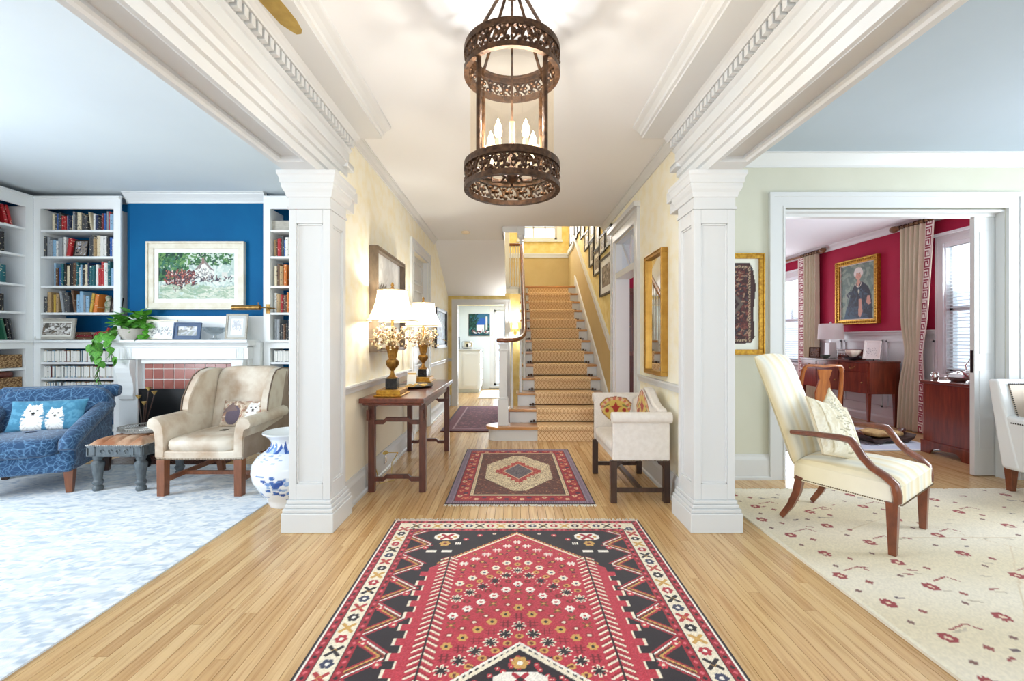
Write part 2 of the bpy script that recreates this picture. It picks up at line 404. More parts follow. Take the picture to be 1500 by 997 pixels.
# right room and dining room
DO = (2.394, 4.35, 0, 2.384)
wall('wall_sitting_back','y',3.85,3.95,1.40,5.45,0,RC,'wall_sage',[DO])
wall('wall_dining_front','y',3.95,4.05,1.40,5.45,0,RC,'wall_red',[DO])
RW = [(-1.8,-.6,.7,2.45),(1.7,2.9,.7,2.45)]  # out of view too, set for their light on the room
wall('wall_sitting_right','x',5.45,5.60,-2.8,3.95,0,RC,'wall_sage',RW)
DW = [(4.52,5.50,.80,2.44),(8.15,9.05,.80,2.44)]
wall('wall_dining_right','x',5.45,5.60,3.95,9.4,1.33,RC,'wall_red',DW)
wall('wall_dining_wainscot','x',5.45,5.60,3.95,9.4,0,1.33,'trim_white',DW)
wall('wall_dining_back','y',9.3,9.4,1.4,5.6,0,RC,'wall_red',[(3.3,4.5,.8,2.44)])  # opening for the hidden window added to light this room
wall('wall_dining_left','x',1.40,1.42,3.95,9.4,0,RC,'wall_red',[D2])
struct('ceiling_sitting', MB().box(1.40,5.6,-2.8,3.95,RC,RC+.1),'ceiling_slate')
struct('ceiling_dining', MB().box(1.40,5.6,3.95,9.4,RC,RC+.1),'ceiling_hall')
# front of the house, behind the lens
FW = [(-4.9,-3.7,.7,2.45),(-3.2,-2.0,.7,2.45),(-.95,.95,.05,2.45),(2.0,3.2,.7,2.45),(3.7,4.9,.7,2.45)]
wall('wall_front','y',-2.8,-2.7,-5.6,5.6,0,RC,'wall_sage',FW)
# hall ceiling with the stair opening, sloped soffit of the upper flight
cm = MB(); cm.box(-1.45,1.45,-2.8,5.94,HC,HC+.08); cm.box(-1.35,-.13,5.94,6.76,HC,HC+.08)
struct('ceiling', cm, 'ceiling_hall')
struct('ceiling_soffit', MB().prism([(6.76,HC),(8.22,2.04),(8.22,2.16),(6.76,HC+.16)],-1.2,-.13,'x'),'ceiling_hall')
struct('trim_1', MB().prism([(5.94,HC-.0),(6.76,HC),(8.5,1.95),(8.5,2.30),(6.9,3.1),(5.94,3.1)],-.14,-.115,'x'),'trim_white')
struct('floor_landing', MB().box(-1.2,XR,8.52,9.7,2.12,2.275),'trim_white')

# ---- columns -------------------------------------------------------------
def column(cx, cy, label):
    t = thing('column', label, 'column', (cx,cy,0))
    b = MB(); b.box(-.166,.166,-.170,.170,0,.125)
    for w,z0,z1 in ((.160,.125,.150),(.150,.150,.175),(.142,.175,.20)): b.box(-w,w,-w-.004,w+.004,z0,z1)
    b.build('base','trim_white',t,bevel=.006)
    s = MB(); s.box(-.118,.118,-.118,.118,.20,2.06)
    fr = .122                                         # raised stiles leave a recessed panel on each face
    h = .132
    for sx in (-1,1):
        for sy in (-1,1): s.box(min(sx*.085,sx*h),max(sx*.085,sx*h),min(sy*.085,sy*h),max(sy*.085,sy*h),.20,2.06)
    for a in (0,1):
        for sg in (-1,1):
            for z0,z1 in ((.20,.30),(1.97,2.06)):
                if a==0: s.box(-.085,.085,min(sg*.118,sg*h),max(sg*.118,sg*h),z0,z1)
                else: s.box(min(sg*.118,sg*h),max(sg*.118,sg*h),-.085,.085,z0,z1)
    s.build('shaft','trim_white',t,bevel=.003)
    p = MB()
    for a in range(4):
        p.T = Matrix.Rotation(a*math.pi/2,4,'Z')
        for x0,x1,z0,z1 in ((-.085,-.074,.30,1.97),(.074,.085,.30,1.97),(-.085,.085,.30,.312),(-.085,.085,1.958,1.97)): p.box(x0,x1,-.126,-.117,z0,z1)
    p.build('panel_moulding','trim_white',t,bevel=.003)
    c = MB(); c.box(-.140,.140,-.140,.140,2.06,2.075); c.box(-.133,.133,-.133,.133,2.075,2.135)
    prof = [(.133,2.135),(.143,2.137),(.146,2.150),(.150,2.165),(.160,2.182),(.166,2.200),(.166,2.215),(.172,2.220),(.174,2.245),(.180,2.262),(.186,2.270),(.186,2.292)]
    for (a,z0),(a2,z1) in zip(prof,prof[1:]): c.taper(0,0,z0,z1+1e-4,2*a,2*a2)
    c.build('capital','trim_white',t)
    return t
column(-1.297,2.93,'white square panelled column next to the blue and white floor vase')
column(1.297,2.93,'white square panelled column beside the gold framed mirror and the settee')

# ---- entablatures over the two side openings --------------------------------
def beam(sg, name):
    prof = [(1.225,2.292),(1.225,2.345),(1.208,2.350),(1.208,2.400),(1.192,2.405),(1.192,2.440),(1.176,2.448),(1.160,2.465),(1.150,2.468),(1.150,2.480),
            (1.182,2.484),(1.182,2.572),(1.172,2.578),(1.160,2.590),(1.160,2.594),(1.168,2.596),(1.168,2.648),(1.128,2.650),(1.124,2.660),(1.108,2.676),(1.095,2.684),
            (.945,2.684),(.945,2.700),(.930,2.704),(.925,2.720),(.905,2.738),(.882,2.750),(.876,2.756),(.876,HC+.0),(1.44,HC+.0),(1.44,2.292),(1.41,2.292),(1.40,2.302),(1.385,2.308),(1.385,2.325),(1.27,2.325),(1.27,2.308),(1.255,2.302),(1.245,2.292)]
    m = MB(); pr = [(sg*x,z) for x,z in prof]; m.prism(pr,-2.7,3.17,'y')
    m.box(min(sg*1.245,sg*1.41),max(sg*1.245,sg*1.41),2.62,3.17,2.292,2.326)
    b = struct(name, m, 'trim_white')
    d0 = None; y = -.8
    while y < 3.13:
        if d0 is None: d0 = MB().box(-.018,.018,0,.030,2.598,2.644).build('dentil','trim_white',b); d = d0
        else: d = d0.copy(); COL.objects.link(d)
        d.location = (sg*1.150,y,0); y += .05
    return b
bl = beam(-1,'trim_2'); beam(1,'trim_3')
mat('bare_gold', (178,150,74), .6, col2=(160,132,60), vs=20)
pts = [(-1.085,1.80),(-1.055,1.82),(-1.03,1.83),(-1.00,1.86),(-.99,1.93),(-.985,2.0),(-.99,2.06),(-1.005,2.085),(-1.03,2.09),(-1.05,2.06),(-1.072,2.02),(-1.08,1.95),(-1.09,1.88)]
MB().prism(pts,2.6825,2.6845,'z').build('bare_patch','bare_gold',bl)
# end returns of the entablature on the hall walls
for sg,nm in ((-1,'trim_4'),(1,'trim_5')):
    m = MB()
    for x0,x1,y1,z0,z1 in ((1.15,1.30,3.19,2.440,2.480),(1.13,1.26,3.20,2.215,2.292),(1.15,1.26,3.185,2.135,2.215)):
        m.box(min(sg*x0,sg*x1),max(sg*x0,sg*x1),3.06,y1,z0,z1)
    struct(nm, m, 'trim_white', bevel=.006)

# ---- mouldings ------------------------------------------------------------
def crown(name, axis, wallpos, sgn, a0, a1, zc, drop=.07, proj=.06, parent=None):
    q = [(0,0),(0,-drop),(.012,-drop),(.016,-drop*.85),(proj*.45,-drop*.55),(proj*.8,-drop*.22),(proj*.85,-drop*.12),(proj,-drop*.1),(proj,0)]
    pr = [(wallpos+sgn*u, zc+w) for u,w in q]
    return struct(name, MB().prism(pr,a0,a1,'y' if axis=='x' else 'x'), 'trim_white', parent)
crown('trim_6','x',XL,1,3.18,6.72,HC); crown('trim_7','x',XR,-1,3.18,5.94,HC)
crown('trim_8','y',3.85,-1,1.40,5.45,RC,.11,.09)
crown('trim_9','x',5.45,-1,4.05,9.3,RC,.10,.08); crown('trim_10','y',4.85,-1,-4.27,-2.72,RC,.11,.08)
def rail(name, axis, wp, sgn, a0, a1, z, h=.06, pr=.03):
    q = [(0,-h/2),(pr*.5,-h/2),(pr*.6,-h*.2),(pr*.8,h*.1),(pr,h*.25),(pr,h/2),(0,h/2)]
    return struct(name, MB().prism([(wp+sgn*u,z+w) for u,w in q],a0,a1,'y' if axis=='x' else 'x'),'trim_white')
rail('trim_11','x',XL,1,3.06,5.12,.86); rail('trim_12','x',XL,1,6.33,8.2,.86)
rail('trim_13','x',XR,-1,3.06,4.26,.86); rail('trim_14','y',8.2,-1,-1.2,-1.13,.86); rail('trim_15','y',9.685,-1,-1.2,XR,3.10,.09,.04)
def slope_trim(name, ya, za, yb, zb, h, pr): return struct(name, MB().prism([(ya,za-h/2),(yb,zb-h/2),(yb,zb+h/2),(ya,za+h/2)],XR-pr,XR,'x'),'trim_white')
slope_trim('trim_16',*ra,*rb,.09,.035); slope_trim('trim_17',8.60,rb[1],8.88,rb[1]-.115,.09,.035)
struct('trim_18', MB().box(XR-.035,XR,8.86,9.7,rb[1]-.145,rb[1]-.055),'trim_white')
rail('trim_19','x',5.45,-1,4.05,4.42,1.33,.06,.035); rail('trim_20','x',5.45,-1,5.6,8.05,1.33,.06,.035)
def base(name, axis, wp, sgn, a0, a1, h=.20):
    q = [(0,0),(.034,0),(.034,.022),(.022,.03),(.022,h-.05),(.018,h-.035),(.012,h-.02),(.010,h),(0,h)]
    return struct(name, MB().prism([(wp+sgn*u,w) for u,w in q],a0,a1,'y' if axis=='x' else 'x'),'trim_white')
base('baseboard_left','x',XL,1,3.10,5.14); base('baseboard_left_far','x',XL,1,6.32,8.2); base('baseboard_right','x',XR,-1,3.10,4.27)
base('baseboard_back','y',8.2,-1,-1.2,-1.14); base('baseboard_sitting','y',3.85,-1,1.40,2.27,.22)
base('baseboard_dining','x',5.45,-1,4.05,9.3,.14)
for k,(a,b_) in enumerate(((5.62,6.35),(6.42,7.15),(7.22,7.95))):      # wainscot panels
    m = MB()
    for z0,z1 in ((.24,.30),(1.18,1.22)): pass
    for y0,y1,z0,z1 in ((a,b_,1.20,1.225),(a,b_,.24,.265),(a,a+.025,.24,1.225),(b_-.025,b_,.24,1.225),(a,b_,.70,.725)): m.box(5.432,5.45,y0,y1,z0,z1)
    struct(f'trim_{21+k}', m, 'trim_white')

# ---- doors ---------------------------------------------------------------
def casing(mb, axis, wp, sgn, a0, a1, z1, w=.12, t=.03, cap=.0, z0=0):
    def bx(p,q,z,zz,tt):
        lo,hi = min(wp,wp+sgn*tt),max(wp,wp+sgn*tt)
        mb.box(lo,hi,p,q,z,zz) if axis=='x' else mb.box(p,q,lo,hi,z,zz)
    for tt,e0,e1 in ((t*.9,0,w*.12),(t*.75,w*.12,w*.72),(t,w*.72,w)):
        bx(a0-e1,a0-e0,z0,z1+e1,tt); bx(a1+e0,a1+e1,z0,z1+e1,tt); bx(a0-e0,a1+e0,z1+e0,z1+e1,tt)
    if cap: bx(a0-w-.02,a1+w+.02,z1+w,z1+w+cap,t+.035)
d = struct('door_1', MB().box(-1.30,-1.262,5.255,6.195,.005,2.315),'trim_white')
for k in range(6):                                    # six stacked panels with their mouldings
    z0 = .16+k*.36; p = MB()
    for y0,y1,za,zb in ((5.37,6.08,z0,z0+.025),(5.37,6.08,z0+.265,z0+.29),(5.37,5.395,z0,z0+.29),(6.055,6.08,z0,z0+.29)): p.box(-1.263,-1.245,y0,y1,za,zb)
    p.box(-1.263,-1.253,5.42,6.03,z0+.05,z0+.24); p.build('panel','trim_white',d,bevel=.004)
m = MB(); casing(m,'x',XL,1,5.25,6.20,2.32); m.box(-1.345,-1.205,5.24,5.2545,0,2.318); m.box(-1.345,-1.205,6.1955,6.21,0,2.318); m.build('casing','trim_white',d)
MB().sq((-1.225,5.34,1.0),(.03,.03,.03),1,1).build('knob','brass',d,smooth=60)
m = MB(); casing(m,'x',XR,-1,4.40,5.30,2.40,.13,.03,.05)
for y0,y1 in ((4.39,4.405),(5.295,5.31)): m.box(1.255,1.425,y0,y1,0,2.395)
m.box(1.257,1.423,4.406,5.294,1.96,2.03); m.box(1.257,1.423,4.406,5.294,2.385,2.394)
d2 = struct('door_2', m, 'trim_white')
MB().box(1.33,1.336,4.40,5.30,2.03,2.385).build('pane','glass_pane',d2)
m = MB()
for s0,s1 in ((4.42,4.83),(4.87,5.28)):
    m.prism([(s0,2.03),(s0+.03,2.03),(s1,2.385),(s1-.03,2.385)],1.32,1.345,'x')
m.box(1.32,1.345,4.835,4.865,2.03,2.385); m.build('muntin','trim_white',d2)
m = MB(); casing(m,'y',8.2,-1,-1.03,-.13,1.89,.10,.03)
for x0,x1 in ((-1.035,-1.02),(-.14,-.125)): m.box(x0,x1,8.205,8.315,0,1.885)
struct('door_3', m, 'trim_white')
m = MB(); casing(m,'y',3.85,-1,2.394,4.35,2.384,.135,.03); 
m.box(2.385,2.402,3.855,4.045,0,2.376); m.box(2.402,4.342,3.855,4.045,2.356,2.376); m.box(4.342,4.36,3.975,4.045,0,2.376); m.box(4.342,4.36,3.855,3.925,0,2.376); m.box(2.41,4.33,3.915,3.985,2.33,2.3555)
casing(m,'y',4.05,1,2.394,4.35,2.384,.11,.03)
d4 = struct('door_4', m, 'trim_white')
pd = MB(); pd.box(4.16,4.35,3.93,3.972,.005,2.33); s = pd.build('pocket_door','trim_white',d4,bevel=.003)
MB().box(4.155,4.161,3.94,3.962,.93,1.13).build('edge_pull','black_metal',s)
for z0,z1 in ((.25,.95),(1.1,2.2)): MB().box(4.20,4.33,3.926,3.931,z0,z1).build('panel','trim_white',s,bevel=.002)
# ---- windows ----------------------------------------------------------------
mat('blind', (232,238,240), .6)
def window_x(name, x, sg, y0, y1, z0, z1, blinds=True):
    """sash window in a wall at x, the room on the sg side"""
    m = MB(); casing(m,'x',x,sg,y0,y1,z1,.10,.03,.03,z0-.02); lo,hi = min(x-sg*.15,x+sg*.06),max(x-sg*.15,x+sg*.06)
    w = struct(name, m, 'trim_white')
    MB().box(lo,hi,y0-.12,y1+.12,z0-.045,z0).build('window_sill','trim_white',w,bevel=.005)
    xx = x-sg*.07; f = MB(); zm = (z0+z1)/2
    for a,b,c,e in ((y0,y0+.05,z0,z1),(y1-.05,y1,z0,z1),(y0,y1,z0,z0+.07),(y0,y1,z1-.05,z1),(y0,y1,zm-.025,zm+.025)): f.box(xx-.02,xx+.02,a,b,c,e)
    ym = (y0+y1)/2; f.box(xx-.012,xx+.012,ym-.012,ym+.012,zm,z1); f.box(xx-.012,xx+.012,y0,y1,(zm+z1)/2-.012,(zm+z1)/2+.012)
    for a,b,c,e in ((y0,y0+.012,z0,z1),(y1-.012,y1,z0,z1),(y0+.012,y1-.012,z1-.012,z1)): f.box(min(x-sg*.002,x-sg*.148),max(x-sg*.002,x-sg*.148),a,b,c,e)
    f.build('sash','trim_white',w)
    for za,zb in ((z0+.07,zm-.025),(zm+.025,z1-.05)): MB().box(xx-.003,xx+.003,y0+.05,y1-.05,za,zb).build('pane','glass_pane',w)
    if blinds:
        b = MB(); xb = x-sg*.02; z = z0+.03
        while z < z1-.04:
            b.prism([(xb-.021,z-.006),(xb+.021,z+.006),(xb+.021,z+.008),(xb-.021,z-.004)],y0+.02,y1-.02,'y'); z += .042
        bo = b.build('blind_slats','blind',w); bo['kind'] = 'stuff'
        MB().box(xb-.028,xb+.028,y0+.01,y1-.01,z1-.05,z1).build('blind_headrail','blind',w)
    return w
window_x('window_1',5.45,-1,4.52,5.50,.80,2.44); window_x('window_2',5.45,-1,8.15,9.05,.80,2.44)
for k,(o5,o6) in enumerate(zip(RW,LW)):
    window_x(f'window_{3+k}',5.45,-1,*o5,False); window_x(f'window_{5+k}',-5.50,1,*o6,False)
def window_y(name, y, sg, x0, x1, z0, z1, cols=2, rows=2, mt='trim_white'):
    m = MB(); casing(m,'y',y,sg,x0,x1,z1,.10,.03,.03,z0-.02); w = struct(name, m, mt); yy = y-sg*.06; f = MB()
    for a,b,c,e in ((x0,x0+.05,z0,z1),(x1-.05,x1,z0,z1),(x0,x1,z0,z0+.06),(x0,x1,z1-.05,z1)): f.box(a,b,yy-.02,yy+.02,c,e)
    for k in range(1,cols): xk = x0+(x1-x0)*k/cols; f.box(xk-.015,xk+.015,yy-.014,yy+.014,z0,z1)
    for k in range(1,rows): zk = z0+(z1-z0)*k/rows; f.box(x0,x1,yy-.014,yy+.014,zk-.012,zk+.012)
    f.build('sash',mt,w); MB().box(x0+.05,x1-.05,yy-.003,yy+.003,z0+.06,z1-.05).build('pane','glass_pane',w)
    lo,hi = min(y,y+sg*.05),max(y,y+sg*.05)
    MB().box(x0-.12,x1+.12,lo,hi,z0-.05,z0).build('window_sill',mt,w,bevel=.005); return w
window_y('window_7',9.7,-1,.22,1.0,3.45,4.6,3,4)
for k,(x0,x1) in enumerate(((-4.9,-3.7),(-3.2,-2.0),(2.0,3.2),(3.7,4.9))): window_y(f'window_{8+k}',-2.7,1,x0,x1,.70,2.45)
window_y('window_14',9.3,-1,3.3,4.5,.8,2.44); window_y('window_12',-2.7,1,-.95,.95,.07,2.45,3,3); window_y('window_13',11.1,-1,-.46,.30,.07,2.0,1,3)  # first one: unseen dining window, added to light the red wall
# ------------------------------------------------------------------ staircase
def diamond_mat(name, c1, c2, k):
    m, nt, b = _new(name); g = N(nt,'ShaderNodeNewGeometry'); sp = N(nt,'ShaderNodeSeparateXYZ'); nt.links.new(g.outputs['Position'], sp.inputs[0])
    def mth(op, a, c=None):
        n = N(nt,'ShaderNodeMath', operation=op)
        for i,v in enumerate((a,c)):
            if v is None: continue
            if hasattr(v,'links'): nt.links.new(v,n.inputs[i])
            else: n.inputs[i].default_value = v
        return n.outputs[0]
    s = mth('MULTIPLY', mth('ADD',sp.outputs[1],sp.outputs[2]), .8); x = sp.outputs[0]; fs = []
    for op in ('ADD','SUBTRACT'):
        u = mth('MULTIPLY', mth(op,x,s), k); d = mth('ABSOLUTE', mth('SUBTRACT', mth('FRACT',mth('ADD',u,100.)), .5)); fs.append(mth('LESS_THAN', d, .07))
    f = mth('MAXIMUM',*fs); nz = noise(nt, 160, coord='Object'); c = mixc(nt, f, c1, c2); c = mixc(nt, .25, c, ramp(nt,nz,[(.3,(200,180,150)),(.7,(255,245,225))]), 'MULTIPLY')
    nt.links.new(c, b.inputs['Base Color']); b.inputs['Roughness'].default_value = .95; b.inputs['Specular IOR Level'].default_value = .2; bump(nt,b,nz,.3,.004)
diamond_mat('runner_weave', (240,212,170), (196,148,100), 19)
st = thing('staircase','white and oak staircase rising to the landing window','staircase',(0,0,0))
def xl(n): return {1:-.30,2:-.05,3:.06}.get(n,.14)
SR = 1.228
def yn(n): return SY0+(n-1)*RUN
for n in range(1,14):
    y = yn(n); z = n*RISE; x0 = xl(n); t = MB(); r = MB()
    if n == 1:
        c = [(SR,y-.03),(SR,y+RUN),(x0+.10,y+RUN)]+[(x0+.13-.15*math.sin(a), y+.115+.145*math.cos(a)) for a in [math.pi*k/10 for k in range(11)]]
        t.prism([p for p in c],z-.034,z,'z')
        c2 = [(SR,y),(SR,y+RUN-.01),(x0+.12,y+RUN-.02)]+[(x0+.14-.13*math.sin(a), y+.115+.115*math.cos(a)) for a in [math.pi*k/10 for k in range(11)]]
        r.prism(c2,0.001,z-.034,'z')
    else:
        t.box(x0,SR,y-.03,y+(RUN+.01 if n<13 else .20),z-.034,z); r.box(x0+.02,SR,y,y+.02,z-RISE+.001,z-.034)
        if n<13: r.box(x0+.02,x0+.05,y+.02,y+RUN,0.001 if n<4 else z-RISE,z-.034)
    r.build('riser','trim_white',st); t.build('tread','tread_wood',st,bevel=.009,seg=3)
b = MB(); b.prism([(SY0+RUN*3,0.001),(8.19,.001),(8.19,nose(8.19)-.26),(SY0+RUN*3,nose(SY0+RUN*3)-.26)],.165,.195,'x'); b.build('stringer','trim_white',st)
b = MB(); b.prism([(SY0-.06,.001),(SY0+.25,.001),(8.62,nose(8.62)-.25),(8.62,nose(8.62)+.12),(SY0-.06,nose(SY0-.06)+.14)],1.2285,1.2495,'x'); b.build('skirt_board','trim_white',st)
prof = [(.018,0),(.018,.10),(.012,.12),(.019,.14),(.012,.16),(.017,.22),(.019,.30),(.015,.45),(.010,.60),(.016,.62),(.011,.64),(.013,.70),(.013,1.0)]
def rail_z(y): return 1.36+(y-5.95)*(3.16-1.36)/(8.40-5.95) if y > 5.75 else 1.24
bal = None
for n in range(2,13):
    for k in (0,1):
        y = yn(n)+.05+k*.125; z = n*RISE; h = rail_z(y)-z-.02; x = {2:.0,3:.115}.get(n,.175)
        if bal is None:
            bal = MB().lathe([(r,q) for r,q in prof],n=10).build('baluster','trim_white',st,smooth=40); o = bal
        else: o = bal.copy(); COL.objects.link(o)
        o.location = (x,y,z); o.scale = (1,1,h)
nw = MB(); nw.box(-.175,-.045,5.355,5.485,.176,.50); nw.box(-.158,-.062,5.372,5.468,.50,1.17)
for w,z0,z1 in ((.058,.50,.52),(.062,1.09,1.115),(.066,1.165,1.19)): nw.box(-.11-w,-.11+w,5.42-w,5.42+w,z0,z1)
nw.build('newel_post','trim_white',st,bevel=.005)
path = [(.175,8.44,rail_z(8.44)),(.175,7.2,rail_z(7.2)),(.175,6.3,rail_z(6.3)),(.172,6.02,1.42),(.165,5.90,1.345),(.15,5.80,1.295),(.11,5.68,1.255),(.05,5.57,1.232),(-.02,5.48,1.225),(-.11,5.42,1.223),(-.18,5.40,1.223)]
hr = MB(); hr.tube(path,.036,10,flat=.8); hr.lathe([(.0,-.028),(.07,-.028),(.08,-.012),(.08,.006),(.066,.022),(0,.028)],-.115,5.42,1.222,20,cap=False); hr.build('handrail','rail_wood',st,smooth=50)
un = MB(); un.box(-.15,-.05,8.41,8.51,2.04,3.62); un.lathe([(0,-.12),(.02,-.11),(.03,-.09),(.022,-.06),(.04,-.04),(.05,0)],-.10,8.46,2.04,14); un.box(-.165,-.035,8.395,8.525,2.26,2.32)
un.build('landing_newel','trim_white',st,bevel=.004)
pd = MB(); pd.box(.075,.175,5.95,6.05,2.66,2.86); pd.lathe([(0,-.12),(.018,-.11),(.028,-.085),(.02,-.06),(.045,-.03),(.05,0)],.125,6.0,2.66,14); pd.box(-.13,.075,5.945,6.0,2.70,2.83); pd.build('pendant_drop','trim_white',st,bevel=.004)
for k in range(4):
    o = bal.copy(); COL.objects.link(o); o.location = (-.03+.05*k,8.47,2.276); o.scale = (.8,.8,.78)
MB().box(-.10,.17,8.44,8.50,3.05,3.10).build('landing_rail','rail_wood',st,bevel=.01)
# stair runner with its rods
RX0, RX1, TH = .31, 1.09, .008
pp = [(SY0-.001,.001)]
for n in range(1,14):
    y,z = yn(n),n*RISE
    pp += [(y-.001,z-.035),(y-.034,z-.033),(y-.034,z+.002),(y-.026,z+.004),(y+RUN-.001,z+.003)] if n<13 else [(y-.001,z-.035)]
def off(p,d):
    out=[]
    for i,q in enumerate(p):
        a=Vector(p[max(i-1,0)]); c=Vector(p[min(i+1,len(p)-1)]); t=(c-a).normalized(); out.append((q[0]-t.y*d, q[1]+t.x*d))
    return out
p2 = off(pp,TH); rn = MB(); nn=len(pp)
vs = [(RX0,*q) for q in p2]+[(RX1,*q) for q in p2]+[(RX0,*q) for q in pp]+[(RX1,*q) for q in pp]
fs = [(i,i+nn,i+nn+1,i+1) for i in range(nn-1)]+[(i+2*nn,i,i+1,i+1+2*nn) for i in range(nn-1)]+[(i+nn,i+3*nn,i+1+3*nn,i+1+nn) for i in range(nn-1)]
rn.add(vs,fs); ro = thing('stair_runner','tan diamond patterned carpet runner up the stairs','carpet',(0,0,0)); rn.build('carpet','runner_weave',ro)
rod0=None
for n in range(1,13):
    if rod0 is None:
        m = MB(); m.tube([(RX0-.06,0,0),(RX1+.06,0,0)],.006,8)
        for x in (RX0-.065,RX1+.065): m.sq((x,0,0),(.016,.012,.012),1,1,10,6)
        for x in (RX0-.03,RX1+.03): m.box(x-.012,x+.012,-.004,.012,-.012,.02)
        rod0 = m.build('stair_rod','bronze',ro,smooth=40); o=rod0
    else: o = rod0.copy(); COL.objects.link(o)
    o.location=(0,yn(n)+RUN-.02,n*RISE+.020)

# ------------------------------------------------------------------ rugs
def fringe(parent, x0, x1, y, dy, seed, col='fringe', n=160):
    rg = random.Random(seed); m = MB()
    for k in range(n):
        x = x0+(x1-x0)*(k+.5)/n; j = rg.uniform(-.012,.012); L = dy*rg.uniform(.6,1.1); w = (x1-x0)/n*.42
        m.add([(x-w,y,.006),(x+w,y,.006),(x+w+j,y+L,.001),(x-w+j,y+L,.001),(x+j/2,y+L*.5,.011)],[(0,1,4),(1,2,4),(2,3,4),(3,0,4)])
    o = m.build('fringe',col,parent); o['kind']='stuff'; return o
mat('fringe',(232,226,212),.95)
def rug(name, label, x0, y0, cv, th=.010, fr=(True,True), fcol='fringe', edge='rug_edge', fl=.035, n=160):
    t = thing(name,label,'rug',(x0+cv.w/2,y0+cv.h/2,.0005))
    b = MB().box(-cv.w/2,cv.w/2,-cv.h/2,cv.h/2,0,th-.001).build('backing',edge,t)
    g = grid_mesh('pile',cv,'rug_pile',t,origin=(-cv.w/2,-cv.h/2,th))
    if fr[1]: fringe(t,-cv.w/2,cv.w/2,cv.h/2,fl,3,fcol,n)
    if fr[0]: fringe(t,-cv.w/2,cv.w/2,-cv.h/2,-fl,4,fcol,n)
    return t
mat('rug_edge',(74,26,32),.95); mat('rug_edge_pale',(222,212,190),.95); mat('rug_edge_blue',(214,219,224),.95)
# the big red tribal rug
RED,DK,CR,GO,BR,WH,PK = (180,44,60),(40,30,34),(236,224,200),(206,160,86),(110,44,36),(244,236,224),(214,98,108)
W_,H_ = 1.64,3.00; cv = Cv(W_,H_,.0042,RED); cx = W_/2
e = np.minimum(cv.X,W_-cv.X); ev = np.minimum(cv.Y,H_-cv.Y); d = np.minimum(e,ev)
cv.C[d<.012] = np.array(DK)/255; cv.C[(d>=.012)&(d<.018)] = np.array(WH)/255
cv.C[(d>=.018)&(d<.052)] = np.array((158,32,46))/255
cv.C[(d>=.052)&(d<.058)] = np.array(DK)/255; cv.C[(d>=.058)&(d<.136)] = np.array(CR)/255; cv.C[(d>=.136)&(d<.142)] = np.array(DK)/255
cv.C[(d>=.142)&(d<.174)] = np.array((158,32,46))/255; cv.C[d>=.174] = np.array(DK)/255
k = 0
for y in np.arange(.03,H_-.02,.026):                    # guard stripe ticks
    for m_ in (.035,.158):
        for x in (m_,W_-m_): cv.dia(x,y,.010,DK if k%2 else PK)
    k += 1
for x in np.arange(.03,W_-.02,.026):
    for m_ in (.035,.158):
        for y in (m_,H_-m_): cv.dia(x,y,.010,DK if int(x*50)%2 else PK)
def bord(x,y,k):
    c = (DK,(176,44,56),GO,DK,(180,60,60),(60,64,88))[k%6]
    if k%2: cv.flower(x,y,.027,c,WH)
    else: cv.cross(x,y,.032,c,GO); cv.dia(x,y,.010,c)
for k,y in enumerate(np.arange(.097,H_-.09,.069)):
    for x in (.097,W_-.097): bord(x,y,k+(x>1))
for k,x in enumerate(np.arange(.097+.069,W_-.12,.069)):
    for y in (.097,H_-.097): bord(x,y,k)
G0,SL = .215,.87                                        # gable starts G0 inside the rug end; chevron slope
def fieldmask(cvY): pass
hw = .47
for (a,b2) in ((0,1),(1,0)):
    pass
YY = np.where(cv.Y>H_/2,cv.Y,H_-cv.Y); dx = np.abs(cv.X-cx)
dch = (H_-G0-YY)-SL*dx                                  # distance below the gable, along the rug
zig = .045*np.abs(((cv.Y/.115)%1)*2-1)                  # stepped edge of the field
edge_x = hw+.035*(((cv.Y/.085)%1)<.5)
fld = (dx<edge_x)&(dch>0)&((H_-YY)>.20)
fld &= ~((dx>.40)&((H_-YY)<.46))
inb = (d>.174)
# zigzag stripes over the dark side zones
side = inb&(dx>edge_x+.008)
tri = np.abs(((cv.Y/.23)%1)*2-1)*.155
for o_,c in ((.0,(170,40,54)),(.018,WH),(.030,(150,60,44)),(.052,GO),(.066,(170,40,54))):
    q = (dx-.50)-tri+.02
    cv.C[side&(q>o_)&(q<=o_+.013)] = np.array(c)/255
for k,y in enumerate(np.arange(.30,H_-.3,.115)):
    for s_ in (-1,1):
        x = cx+s_*(.625 if k%2 else .535)
        cv.flower(x,y,.020,(196,60,72),CR)
cv.C[fld] = np.array(RED)/255
pink = fld&(cv.rng.random(fld.shape)<.5); cv.C[pink] = np.array((192,62,76))/255
ring_ = (np.abs(dch)<.008)&(dx<.42)&inb; cv.C[ring_] = np.array(CR)/255
ring_ = (np.abs(dch+.018)<.009)&(dx<.44)&inb; cv.C[ring_&(((cv.X*60)%1)<.5)] = np.array(GO)/255; cv.C[ring_&(((cv.X*60)%1)>=.5)] = np.array((150,40,46))/255
st_ = (np.abs(dx-edge_x)<.006)&(dch>.05)&((H_-YY)>.46); cv.C[st_] = np.array(CR)/255
cv.C[(np.abs(dx-edge_x-.010)<.005)&(dch>.05)&((H_-YY)>.46)] = np.array(DK)/255
